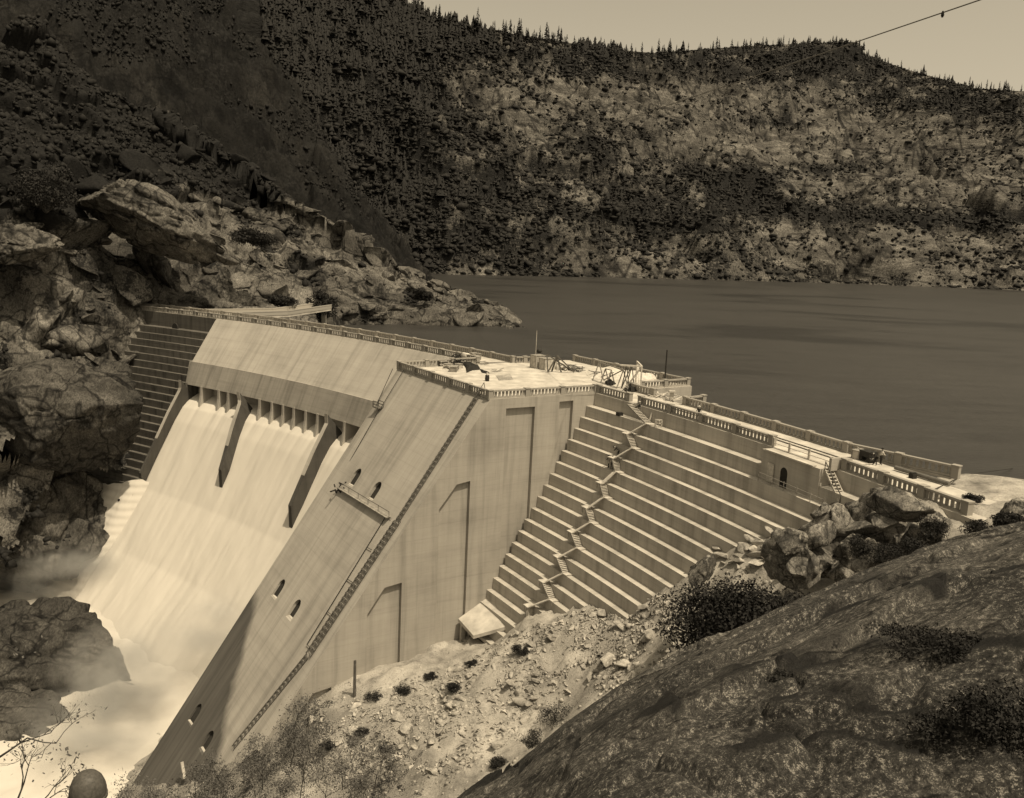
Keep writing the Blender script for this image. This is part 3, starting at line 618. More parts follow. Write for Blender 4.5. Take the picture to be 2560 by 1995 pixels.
hv -= .7*(.42*blob(1210, 190, 120, 22, .1) + .40*blob(1390, 220, 150, 34) + .36*blob(1640, 310, 260, 40) + .45*blob(1760, 385, 90, 26) + .38*blob(2080, 395, 150, 35) + .30*blob(1080, 255, 160, 40, .35) + .3*blob(1760, 265, 80, 35) + .25*blob(1600, 190, 80, 22) + .3*blob(1250, 420, 50, 20, .5) + .3*blob(1150, 340, 40, 90, -.5))
link('hillside', np_mesh('hillside', HP, grid_faces(NA, NT_), {'veg': hv}), M['hill'])['kind'] = 'structure'

# brush and forest cover of the slopes: merged masses too many to count
def scatter_mass(name, pts, sizes, tmplV, tmplF, mat, label_kind, hs=1.0, jit=.35, seed=0):
    rg = np.random.default_rng(seed); n = len(pts); nv = len(tmplV); r = rg.uniform(0, 6.28, n); c, s_ = np.cos(r), np.sin(r)
    V = tmplV[None]*(1 + jit*rg.uniform(-1, 1, (n, nv, 1))); V = np.stack([V[..., 0]*c[:, None]-V[..., 1]*s_[:, None], V[..., 0]*s_[:, None]+V[..., 1]*c[:, None], V[..., 2]*hs], 2)
    V = V*sizes[:, None, None]*rg.uniform(.8, 1.25, (n, 1, 3)) + pts[:, None, :]
    F = (tmplF[None] + (np.arange(n)*nv)[:, None, None]).reshape(-1, tmplF.shape[1])
    o = link(name, np_mesh(name, V.reshape(-1, 3), F), mat); o['kind'] = 'stuff'; return o
I1V, I1F = ico(1)
def cone_tmpl(tiers=4, n=6):
    V, F = [], []
    for k in range(tiers):
        z0 = .12 + .8*k/tiers; z1 = min(1.0, z0 + .42); r = .2*(1-k/tiers*.8); b = len(V)
        V += [(r*math.cos(6.283*i/n+k)*(1 if i % 2 else .7), r*math.sin(6.283*i/n+k)*(1 if i % 2 else .7), z0) for i in range(n)] + [(0, 0, z1)]
        F += [(b+i, b+(i+1) % n, b+n) for i in range(n)]
    return np.array(V), np.array(F)
CV, CF = cone_tmpl()
vis = (T1 > .004) & (T1 < .995) & (hx > 560) & (hx < 2240)
cand = np.where(vis)[0]
wgt = np.clip(hv[cand]-.12, .02, .55)*(DD.ravel()[cand]/900)
pick = RNG.choice(cand, 60000, p=wgt/wgt.sum()); jitp = RNG.normal(0, 2.0, (len(pick), 3))*np.array([1, 1, .2])
sz = RNG.gamma(3.0, .40, len(pick)).clip(.5, 3.8)*np.where(hv[pick] > .7, 1.2, 1.0)
scatter_mass('hillside_brush', HP[pick]+jitp+np.array([0,0,.6]), sz, I1V*np.array([1.35, 1.0, 1.0]), I1F, M['leaf'], '', .72, .42, 1)
wf = np.clip(hv[cand]-.55, 0, .5)*np.where(hx[cand] < 1060, 2.2, 1)*np.where(T1[cand] > .93, 6.0, np.where(T1[cand] > .7, 2.0, .5))
pick = RNG.choice(cand, 9000, p=wf/wf.sum()); jitp = RNG.normal(0, 2.0, (len(pick), 3))*np.array([1, 1, .1])
scatter_mass('hillside_forest', HP[pick]+jitp-np.array([0,0,1]), RNG.gamma(5, 1.7, len(pick)).clip(3, 18)[:, None]*np.array([1.35, 1.35, 1.0]) if False else RNG.gamma(5, 1.7, len(pick)).clip(3, 17), CV*np.array([1.5, 1.5, 1]), CF, M['conifer'], '', 1.0, .2, 2)
sel = np.where((dveg > .45) & (to_px(DOMEV)[1] > -40))[0]; pick = RNG.choice(sel, 24000)
scatter_mass('mountain_brush', DOMEV[pick]+np.array([0,0,.4]), RNG.gamma(2.2, .2, len(pick)).clip(.2, 1.0), I1V, I1F, M['conifer'], '', 1.0, .45, 3)

sel = CLV[(CLG > .5) & (to_px(CLV)[1] > -30)]; pick = RNG.choice(len(sel), 12000)
scatter_mass('cliff_brush', sel[pick] + np.array([0,0,.2]), RNG.gamma(2.2, .2, len(pick)).clip(.2, 1.3), I1V, I1F, M['conifer'], '', .9, .5, 13)
# ridge conifers, each a thing
def conifer_mesh(seed, h=20.0):
    rg = random.Random(seed); mb = MB(); mb.tube([(0,0,-2), (0,0,h*.5), (0,0,h*.97)], [h*.018, h*.012, h*.003], 5, mi=1)
    nt = 13; wdt = rg.uniform(.11, .17)
    for k in range(nt):
        z = h*(.14 + .82*k/nt); r = h*wdt*(1 - k/nt)**.8*rg.uniform(.7, 1.2) + .25
        for j in range(6):
            if rg.random() < .12: continue
            a = rg.uniform(0, 6.28); dz = -r*rg.uniform(.15, .5); w_ = r*rg.uniform(.35, .6)
            ca, sa = math.cos(a), math.sin(a)
            mb.add([(0, 0, z+h*.05), (r*ca - w_*sa, r*sa + w_*ca, z+dz), (r*1.12*ca, r*1.12*sa, z+dz*.6), (r*ca + w_*sa, r*sa - w_*ca, z+dz)], [(0,1,2), (0,2,3)])
    me = mb.mesh('conifer'); me.materials.append(M['conifer']); me.materials.append(M['bark']); return me
CONS = [conifer_mesh(s_) for s_ in range(6)]
def hill_ridge(azq):
    i = int(np.clip(np.searchsorted(a_, azq), 0, NA-1)); j = int(np.argmin(abs(t_-1.0))); return HP.reshape(NA, NT_, 3)[i, j]
rr = random.Random(5); rg_all = []
a0, a1 = math.atan2(*rays(815, 0)[:2]), math.atan2(*rays(2184, 150)[:2])
while len(rg_all) < 299:
    u = rr.random(); a = a0 + (a1-a0)*u + .0
    i = int(np.clip(np.searchsorted(a_, a), 0, NA-1)); jj = int(np.argmin(abs(t_-rr.uniform(.965, 1.0)))); p = HP.reshape(NA, NT_, 3)[i, jj]; rg_all.append((a, p))
for a, p in rg_all:
    o = bpy.data.objects.new('conifer', rr.choice(CONS)); COL.objects.link(o); o.location = Vector(p) + Vector((rr.uniform(-3,3), rr.uniform(-3,3), -1.0)); sc = rr.choice((.5, .6, .7, .8, .95, 1.1))*rr.uniform(.85, 1.15)*(1.15 if a < .02 else .92)
    o.scale = (sc*rr.uniform(.85, 1.2), sc*rr.uniform(.85, 1.2), sc); o.rotation_euler = (0, 0, rr.uniform(0, 6.28))
    tag(o, 'dark conifer standing in the row of trees along the skyline ridge', 'conifer tree', 'conifers along the skyline')

# ------------------------------------------------------------------ water
def water_mat(name):
    m = NT(name); p = m.coord((1,1,1)); n1 = m.noise(m.coord((.05,.22,1), None, (0,0,-.35)), 1, 5, .6); n2 = m.noise(m.coord((.5,1.6,1), None, (0,0,-.35)), 1, 5, .7)
    big = m.noise(m.coord((.007,.018,1), None, (0,0,-.5)), 1, 5, .65, .4)
    m.color(m.mix(1.0, m.ramp(big, [(.36, tint(.018, .6)), (.47, tint(.037, .7)), (.65, tint(.042, .7))]), m.ramp(m.mix(.6, n1, n2), [(.35, .7), (.62, 1.15)]), 'MULTIPLY'))
    m.b.inputs['Roughness'].default_value = .34; m.b.inputs['Specular IOR Level'].default_value = .16
    m.bump(m.mix(.65, n1, n2), .7, .22); return m.mat
M['lake'] = water_mat('lake_surface')
rr_ = np.r_[np.linspace(2.5, 60, 30), np.geomspace(64, 1500, 50)]; tt_ = np.linspace(18, 100, 200); TT, RR = np.meshgrid(np.radians(tt_), rr_, indexing='ij')
V = np.c_[(CC[0]+(R0+RR)*np.cos(TT)).ravel(), (CC[1]+(R0+RR)*np.sin(TT)).ravel(), np.full(TT.size, -5.0)]
link('lake_water', np_mesh('lake_water', V, grid_faces(200, 80)), M['lake'])['kind'] = 'structure'

def white_mat(name):
    m = NT(name); a = m.attr('flow').outputs['Vector']
    n = m.noise(m.coord((.5, .05, 1), a), 1, 7, .65, .3); n2 = m.noise(m.coord((.06, .06, 1), a), 1, 5, .6)
    c = m.ramp(n, [(.3, tint(.49)), (.5, tint(.55)), (.8, tint(.59))]); c = m.mix(1.0, c, m.ramp(n2, [(.3, .92), (.6, 1.0)]), 'MULTIPLY'); L_ = m.sep(a)[1]; c = m.mix(m.ramp(m.math('DIVIDE', L_, 46.0), [(.15, 0.0), (.75, 1.0)]), c, tint(.55)) if name == 'foaming_water' else m.ramp(n2, [(.3, tint(.46)), (.62, tint(.54))])
    m.color(c); m.b.inputs['Roughness'].default_value = 1; m.b.inputs['Specular IOR Level'].default_value = 0
    m.bump(n, .12, .4); return m.mat
M['white'] = white_mat('foaming_water'); M['boil'] = white_mat('boiling_water')
# sheet on the chute
zs = np.r_[np.linspace(-17.6, -20.6, 14), np.linspace(-21, -64, 120)]; ths = np.r_[np.linspace(TA - .6, TL - .1, 250), np.linspace(TL - .06, TL + .3, 10)]
r_w = np.interp(-zs, [17.6, 18.4, 19.2, 20.4, 23.4, 38, 50, 64], [-6.8, -8.6, -10.0, -11.4, -13.6, -22.2, -31.0, -44])
TH, ZZ = np.meshgrid(ths, zs, indexing='ij'); RW = np.tile(r_w, (len(ths), 1)); sA = np.radians(TH)*R0; L = np.tile(np.r_[0, np.cumsum(np.hypot(np.diff(r_w), np.diff(zs)))], (len(ths), 1))
fl = np.c_[sA.ravel(), L.ravel(), np.zeros(sA.size)]
lumps = fbm(fl*np.array([.35, .05, 1]), 5, 101)*.9 + fbm(fl*np.array([.12, .06, 1]), 4, 102)*1.6
grow = sstep(1, 34, L.ravel()); RWf = RW.ravel() - lumps*(.07 + grow*.16) - grow*.4
for tp in PIERS:
    RWf = RWf + .5*np.exp(-((TH.ravel()-tp)/.16)**2)*np.exp(-L.ravel()/7)
RWf = RWf + 5*sstep(TL - .12, TL + .3, TH.ravel()); tr = np.radians(TH.ravel()); V = np.c_[CC[0]+(R0+RWf)*np.cos(tr), CC[1]+(R0+RWf)*np.sin(tr), ZZ.ravel() + .15*lumps*grow]
link('spillway_water', np_mesh('spillway_water', V, grid_faces(len(ths), len(zs)), {'flow': fl}), M['white'], smooth=True)['kind'] = 'structure'
# water fanning over the lowest steps of the left wing
zs = np.linspace(-36.0, -64, 110); ths = np.linspace(56.3, 61.6, 90); TH, ZZ = np.meshgrid(ths, zs, indexing='ij')
zz = ZZ - .9*np.maximum(TH - 57.7, 0) + .5*vnoise(np.c_[TH.ravel()*3, 0*TH.ravel(), 0*TH.ravel()], 5).reshape(TH.shape)
kk = (zk(0) - zz)/1.6176; fr_ = kk - np.floor(kk); RW2 = -2.34 - .987*(kk*.55 + .45*(np.floor(kk) + sstep(.0, .8, fr_))) - .75 - .6*sstep(-36, -60, zz)*0 - .5*sstep(36, 58, -zz) + .12*fbm(np.c_[TH.ravel()*9, ZZ.ravel()*.5, 0*TH.ravel()], 4, 6).reshape(TH.shape)
RW2 = RW2 + 6*sstep(58.1, 56.3, TH); tr = np.radians(TH); V = np.c_[(CC[0]+(R0+RW2)*np.cos(tr)).ravel(), (CC[1]+(R0+RW2)*np.sin(tr)).ravel(), zz.ravel()]
link('step_water', np_mesh('step_water', V, grid_faces(90, 110), {'flow': np.c_[(tr*R0).ravel(), 40 + ZZ.ravel()*0, 0*ZZ.ravel()]}), M['white'], smooth=True)['kind'] = 'structure'
# boiling river in the gorge, with the spread over the lowest steps of the left wing
xs = np.arange(-150, -20, .7); ys = np.arange(95, 240, .7); X, Y = np.meshgrid(xs, ys, indexing='ij'); Q = np.c_[X.ravel(), Y.ravel(), 0*X.ravel()]
rho_, th_ = polar(Q); base = -61.5 + 9*np.exp(-((rho_+24)/13.0)**2)*sstep(62, 56, th_)
base += fbm(Q*.05, 4, 111)*2.2 + fbm(Q*.2, 4, 112)*.5
link('river_water', np_mesh('river_water', np.c_[X.ravel(), Y.ravel(), base], grid_faces(len(xs), len(ys)), {'flow': np.c_[X.ravel(), Y.ravel(), base]}), M['boil'], smooth=True)['kind'] = 'structure'

# ------------------------------------------------------------------ boulders
def boulder_mesh(seed, sub=3, planes=13, rough=.05):
    V, F = ico(sub); rg = np.random.default_rng(seed)
    for k in range(planes):
        nrm = rg.normal(size=3); nrm /= np.linalg.norm(nrm); d = rg.uniform(.2, .7); e = V@nrm - d; V = np.where((e > 0)[:, None], V - nrm*(e*.98)[:, None], V)
    V = V*(1 + rough*fbm(V*2.2, 3, seed)[:, None]); V[:, 2] *= .8
    return np_mesh('boulder', V, F)
BM = []
for s_ in range(10):
    me = boulder_mesh(200+s_, 3, 13, .02); me.materials.append(M['boulder']); BM.append(me)
def place(name, me, p, sc, rot, label, cat, group=None):
    o = bpy.data.objects.new(name, me); COL.objects.link(o); o.location = Vector([float(q) for q in p]); o.scale = sc; o.rotation_euler = rot; return tag(o, label, cat, group)
def in_poly(x, y, P):
    c = np.zeros(len(x), bool); n = len(P)
    for i in range(n):
        x0, y0 = P[i]; x1, y1 = P[(i+1) % n]; m = ((y0 > y) != (y1 > y)) & (x < (x1-x0)*(y-y0)/((y1-y0) or 1e-9) + x0); c ^= m
    return c
RUB = [(1110,1345),(1250,1300),(1420,1262),(1470,1290),(1430,1400),(1330,1470),(1180,1480),(1060,1600),(960,1660),(800,1650),(720,1600),(660,1540),(760,1490),(900,1440),(1010,1400)]
RUB_ = [(1110,1345),(1250,1300),(1420,1262),(1470,1290),(1430,1400),(1330,1470),(1180,1480),(1060,1600),(960,1660),(800,1650),(760,1590),(900,1500),(990,1450),(1060,1400)]
def sample_rub(n, poly=RUB):
    X = RNG.uniform(min(p[0] for p in poly), max(p[0] for p in poly), n*4); Y = RNG.uniform(min(p[1] for p in poly), max(p[1] for p in poly), n*4); m = in_poly(X, Y, poly); X, Y = X[m][:n], Y[m][:n]
    P, ok = hit(X, Y); return P[ok]
pts = sample_rub(900); pts = pts[fbm(pts*.35, 3, 301) > -.06][:290]
for p in pts:
    sc = random.choice((.22, .25, .3, .35, .42, .5, .65, .9, 1.25))*random.uniform(.8, 1.15)
    place('boulder', random.choice(BM), p + np.array([0, 0, sc*.25]), (sc*random.uniform(.9, 1.4), sc, sc*random.uniform(.7, 1)), (random.uniform(-.4,.4), random.uniform(-.4,.4), random.uniform(0,6.28)), 'pale angular granite boulder lying in the rubble spread below the dam', 'boulder', 'boulders of the rubble spread')
I0V, I0F = ico(1); RKV, RKF = clip_rock(77, 2, 9, .2, .7)
pts = sample_rub(22000); pts = pts[fbm(pts*.3, 3, 301) > -.24]; g_ = scatter_mass('rubble', pts + np.array([0,0,.03]), RNG.gamma(1.7, .115, len(pts)).clip(.07, .8), RKV, RKF, M['boulder'], '', .75, .12, 5)
tag(g_, 'small broken stones covering the rubble slope', 'rubble')
WIDE = [(700,1490),(1000,1380),(1300,1290),(1700,1180),(1900,1190),(1700,1260),(1430,1410),(1200,1560),(1000,1702),(700,1702)]
pts = sample_rub(5000, WIDE); g_ = scatter_mass('gravel', pts, RNG.gamma(2.0, .05, len(pts)).clip(.05, .3), I0V, I0F, M['boulder'], '', .7, .35, 6); tag(g_, 'loose gravel strewn over the sandy bank', 'gravel')
# big outcrop boulders by the right abutment, each of its own
BIG = [(1935,1095,90,52,80,'broad rounded top boulder of the outcrop against the dam parapet'), (1798,1122,84,40,78,'long low boulder of the outcrop leaning toward the stepped wall'), (1735,1182,66,52,74,'dark cracked boulder at the lower left foot of the outcrop'),
       (1838,1190,52,46,73,'upright grey boulder in the middle of the outcrop foot'), (1905,1150,66,58,76,'split boulder between the outcrop top and its shrubs'), (2155,1098,50,24,72,'dark overhanging boulder on the pale slab at the right edge'), (1500,1205,36,24,84,'dark rounded boulder at the left end of the broken slabs'), (1770,1085,30,20,83,'small boulder wedged under the stairway foot')]
for i, (x, y, w_, h_, d_, lb) in enumerate(BIG):
    p = at_d(x, y, d_); me = boulder_mesh(300+i, 5, 9, .13); V = np.empty(len(me.vertices)*3, np.float32); me.vertices.foreach_get('co', V); V = V.reshape(-1, 3); fa_, fe_ = facets(V*1.7+i*9, 300+i, 1.0); f2_, e2_ = facets(V*4+i, 310+i, 1.2); V *= (1 + .20*fa_ + .07*f2_ - .08*np.clip(1-fe_*9, 0, 1) + .025*fbm(V*7, 3, i))[:, None]; me.vertices.foreach_set('co', V.ravel()); me.materials.append(M['boulder_grey']); me.update()
    px2m = d_/FPX*K; place('granite_boulder', me, p - np.array([0, 0, h_*px2m*.3]), (w_*px2m*1.45, w_*px2m*1.1, h_*px2m*2.1), (0, .12*math.sin(i*3), i*1.7), lb, 'boulder', 'big outcrop boulders')
for i in range(26):
    x, y = random.choice([(1700,1190),(1740,1140),(1830,1150),(1880,1110),(1960,1130),(1800,1200),(1870,1200),(1960,1180),(1760,1110),(2010,1110),(1690,1150),(1920,1070)]); d_ = random.uniform(72, 79); p = at_d(x + random.uniform(-22,22), y + random.uniform(-8,18), d_); sc = random.uniform(.7, 1.9); me = clip_rock(1500+i % 8, 4, 12, .3, .8) if i < 8 else None
    if me: V = me[0]; fa_, fe_ = facets(V*3+i, 60+i, 1.1); OB = globals().setdefault('OB', []); mm_ = np_mesh('granite_boulder', V*(1 + .09*fa_)[:, None], me[1]); mm_.materials.append(M['boulder_grey']); OB.append(mm_)
    place('granite_boulder', OB[i % 8], p - np.array([0,0,sc*.3]), (sc*1.5, sc, sc*.9), (random.uniform(-.4,.4), random.uniform(-.4,.4), random.uniform(0,6.28)), 'weathered grey granite block heaped among the big outcrop boulders', 'boulder', 'smaller blocks heaped in the outcrop')
SL = [(1490,1200),(1560,1140),(1690,1135),(1700,1170),(1640,1215),(1520,1230)]
pts = sample_rub(34, SL)
for p in pts[:30]:
    sc = random.uniform(.5, 1.5); place('slab_boulder', random.choice(BM), p + np.array([0,0,sc*.3]), (sc*1.4, sc, sc*.65), (random.uniform(-.4,.4), random.uniform(-.4,.4), random.uniform(0,6.28)), 'pale broken granite slab in the pile between outcrop and stepped wall', 'boulder', 'broken slabs beside the outcrop')

# ------------------------------------------------------------------ shrubs and trees
def crown(mb, c, R, n, rg, leaf=.14, mi=0, clumps=14):
    c = np.array(c, float); R = np.array(R, float); cl = []
    for k in range(clumps):
        v = rg.normal(size=3); v /= np.linalg.norm(v); cl.append((c + R*v*rg.uniform(.35, .8), R*rg.uniform(.28, .5)))
    for k in range(n):
        cc, cr = cl[int(rg.integers(clumps))]; v = rg.normal(size=3); v /= np.linalg.norm(v); p = cc + cr*v*rg.uniform(.5, 1.05); a = rg.normal(size=3); a /= np.linalg.norm(a); b = np.cross(a, v); b /= (np.linalg.norm(b)+1e-6); s_ = leaf*rg.uniform(.6, 1.5)
        mb.add([p-a*s_, p+b*s_*.55, p+a*s_, p-b*s_*.55], [(0,1,2,3)], mi)
def branch(mb, p, d, L, r, depth, rg, mi=1, tips=None):
    q = p + d*L; mid = (p+q)/2 + rg.normal(size=3)*L*.06; mb.tube([p, mid, q], [r, r*.8, r*.6], 5, False, mi)
    if depth == 0:
        if tips is not None: tips.append(q)
        return
    for k in range(int(rg.integers(2, 4))):
        nd = d + rg.normal(size=3)*.45; nd[2] += .1; nd /= np.linalg.norm(nd); branch(mb, q if k else mid*.4+q*.6, nd, L*rg.uniform(.6, .85), r*.6, depth-1, rg, mi, tips)
def shrub(p, R, n, label, cat='shrub', group=None, mat='leaf', leaf=.12, seed=0, name='shrub', woody=True):
    rg = np.random.default_rng(seed); o = empty(name, p, label, cat, group); mb = MB(); crown(mb, (p[0], p[1], p[2]+R[2]*.8), R, n, rg, leaf, 0, max(6, n//130)); mb.build('foliage', M[mat], o)
    if woody:
        mb = MB()
        for k in range(5):
            d = rg.normal(size=3)*.5; d[2] = 1.0; d /= np.linalg.norm(d); branch(mb, np.array(p) - np.array([0,0,.2]), d, R[2]*.7, .05*R[2]+.02, 1, rg, 0)
        mb.build('stems', M['bark'], o)
    return o
def on_ground(x, y):
    P, ok = hit(np.array([x]), np.array([y])); return P[0]
for i, (x, y, d_, w_, h_, lb) in enumerate([(690,640,258,4.6,4.6,'dark tree crown on the left shore above the concrete ramp'), (95,395,236,8,6.0,'very dark round tree high on the cliff at the left edge'), (540,500,262,7,3.0,'dark brush in the cleft under the big pale cliff slab'), (900,625,285,3.4,2.2,'dark shrub on the pale shore rocks at the point'), (600,640,250,4,2.0,'low dark brush behind the left end of the crest')]):
    p = at_d(x, y, d_); shrub(p - np.array([0,0,h_]), (w_, w_*.8, h_), 4000, lb, 'tree', 'trees of the left shore', 'leaf', .28, 40+i, 'leafy_tree')
oak = at_d(1560, 1385, 57); oak[2] -= .3
shrub(oak + np.array([0, 0, -.4]), (4.9, 3.2, 3.1), 24000, 'big dark evergreen oak between the rubble and the foreground rock', 'tree', None, 'leaf', .11, 1, 'oak_tree')
p = at_d(1720, 1330, 57); shrub(p - np.array([0,0,1.2]), (3.0, 2.2, 1.8), 8000, 'dark oak scrub to the right of the big oak above the foreground rock', 'shrub', None, 'leaf', .10, 2)
SH = [(1185,1528,1.6,1.05,'upright dark bush on the gravel, upper one by the foreground rock'), (1135,1580,1.3,.9,'dark bush on the gravel just below the upper bush'), (1062,1625,.8,.6,'small lowest bush beside the foreground rock edge'), (1112,1385,.9,.8,'dark round bush under the foot of the zigzag stairway'),
      (860,1468,1.0,.7,'dark bush in front of the sunk panels by the lone pole'), (965,1462,.9,.6,'bush on the ledge above the pale rubble'), (920,1435,.8,.35,'low scrub along the ledge below the dam wall'), (1010,1408,.9,.35,'low scrub on the ledge nearer the portal hood'), (700,1585,.9,.6,'dark bush at the lower left of the rubble'), (770,1560,.8,.7,'dark bush beside a pale boulder at the rubble edge'), (825,1590,.7,.5,'bush in the hollow left of the rubble'),
      (1895,1180,.0,.0,''), (2075,1060,.7,.45,'single bush on the pale sandy flat beyond the parapet end'), (800,1480,1.1,.5,'scrub clump behind the lone pole')]
for i, (x, y, w_, h_, lb) in enumerate(SH):
    if not lb: continue
    w_ *= 1.5; h_ *= 1.05; p = on_ground(x, y + 12); shrub(p, (w_, w_*.8, h_), 2600, lb, 'shrub', 'shrubs of the right bank', 'leaf', .06, 20+i)
for i, (x, y, d_, w_, h_, lb) in enumerate([(1890,1185,71,1.9,1.1,'dark scrub thicket in front of the outcrop boulders'), (1830,1165,70,1.2,.9,'scrub growing from the crack in the outcrop'), (1985,1130,72,1.3,1.3,'dark bush between the outcrop and the pale slab'), (2090,1130,62,1.2,.7,'grey tufted bush on the foreground skyline at the right'), (2150,1110,60,.9,.5,'small bush at the right end of the foreground skyline'), (1950,1165,68,1.3,.8,'scrub at the foot of the outcrop by the pale slab')]):
    p = at_d(x, y, d_); shrub(p - np.array([0,0,h_*.8]), (w_, w_*.8, h_), 3000, lb, 'shrub', 'shrubs by the outcrop', 'leaf', .06, 60+i)
for i, (x, y, w_, h_, n_, lb) in enumerate([(1960,1380,1.25,.20,2000,'mat of dark low scrub in the hollow of the foreground rock'), (2060,1385,1.0,.18,1500,'dark low scrub to the right of the hollow mat'), (2150,1560,1.1,.42,2600,'black-looking bush in the cleft at the lower right corner'), (2030,1560,.8,.14,1300,'low scrub below the ledge near the right cleft'), (1680,1445,.45,.14,500,'small tuft on the foreground rock right of the oak')]):
    p = dome_at(x, y); shrub(p - np.array([0,0,.12]), (w_, w_*.8, h_), int(n_*2.6), lb, 'shrub', 'scrub on the foreground rock', 'leaf', .03, 80+i, woody=False)
def bare_tree(p, h, label, seed, lean=(0,0,1), leaves=0, depth=4, r=.09, group=None, leaf=.07):
    rg = np.random.default_rng(seed); o = empty('bare_tree', p, label, 'tree', group); mb = MB(); tips = []; d = np.array(lean, float) + rg.normal(size=3)*.05; d /= np.linalg.norm(d)
    branch(mb, np.array(p, float), d, h*.33, r, depth, rg, 0, tips); mb.build('branches', M['twig'], o)
    if leaves and tips:
        mb = MB()
        for q in tips:
            for k in range(leaves):
                v = q + rg.normal(size=3)*.35; a = rg.normal(size=3)*leaf; b = rg.normal(size=3)*leaf; mb.add([v, v+a, v+a+b, v+b], [(0,1,2,3)])
        mb.build('leaves', M['leaf_grey'], o)
    return o
rb = random.Random(3)
BT = ['dusty leafless bush', 'twiggy grey tree', 'thin branching sapling', 'bushy half bare tree', 'spreading grey shrub tree']
for i in range(22):
    x = [480, 560, 650, 730, 600, 420, 700, 540, 780, 330, 620, 690, 480, 560, 750, 380, 290, 640, 520, 440, 800, 660][i]; y = [1660, 1640, 1625, 1640, 1690, 1690, 1690, 1690, 1690, 1705, 1590, 1600, 1700, 1610, 1600, 1702, 1720, 1660, 1670, 1672, 1640, 1560][i]
    d_ = 62 + (i % 5)*3.5; p = at_d(x, y + 45, d_); hh = [3.8, 4.4, 4.6, 3.6, 3.4][i % 5]
    bare_tree(p, hh, f"{BT[i % 5]} in the thicket at the bottom, {'left' if x < 450 else 'right' if x > 690 else 'middle'} part", 500+i, (rb.uniform(-.2,.2), 0, 1), 34, 4, .05, 'thicket of half bare trees at the bottom', .05)
for i, (x, y, d_, hh, lean, lb) in enumerate([(-40,1640,40,6.5,(.35,.1,1),'bare branching tree leaning in from the left edge'), (-25,1700,38,4.5,(.8,.1,.5),'low bare boughs reaching in at the left edge')]):
    bare_tree(at_d(x, y + 60, d_), hh, lb, 700+i, lean, 3, 5, .09, None, .05)

# domed cap on its post at the bottom left
p = at_d(188, 1700, 34); o = empty('domed_post', p - np.array([0,0,3]), 'round domed metal cap on a dark post at the bottom left', 'post'); Rm = 36*K*34/FPX
mb = MB(); V = []; nn = 24; rows = [(Rm*.93, -3.2), (Rm*.93, .05), (Rm, .06), (Rm*1.02, .3), (Rm*.96, .52), (Rm*.80, .78), (Rm*.55, .97), (Rm*.28, 1.06), (.01, 1.08)]
b_ = Vector([float(q) for q in p]) + Vector((0, 0, 0))
def lathe(rows):
    mb = MB(); V = [b_ + Vector((r*math.cos(6.2832*k/nn), r*math.sin(6.2832*k/nn), z*Rm/.66)) for r, z in rows for k in range(nn)]
    return mb.add(V, [(i*nn+k, i*nn+(k+1) % nn, (i+1)*nn+(k+1) % nn, (i+1)*nn+k) for i in range(len(rows)-1) for k in range(nn)])
lathe(rows[:2]).build('post_shaft', M['iron'], o, True); lathe(rows[2:]).build('cap', M['cap'], o, True); lathe([(Rm*.9, -.02), (Rm*1.07, -.01), (Rm*1.07, .1), (Rm*.9, .11)]).build('band', M['cap'], o)
mb = MB(); mb.beam(b_ + Vector((-.35, -.9, -.9)), b_ + Vector((.75, -.8, .35)), .12); mb.build('brace', M['wood_mid'], o)

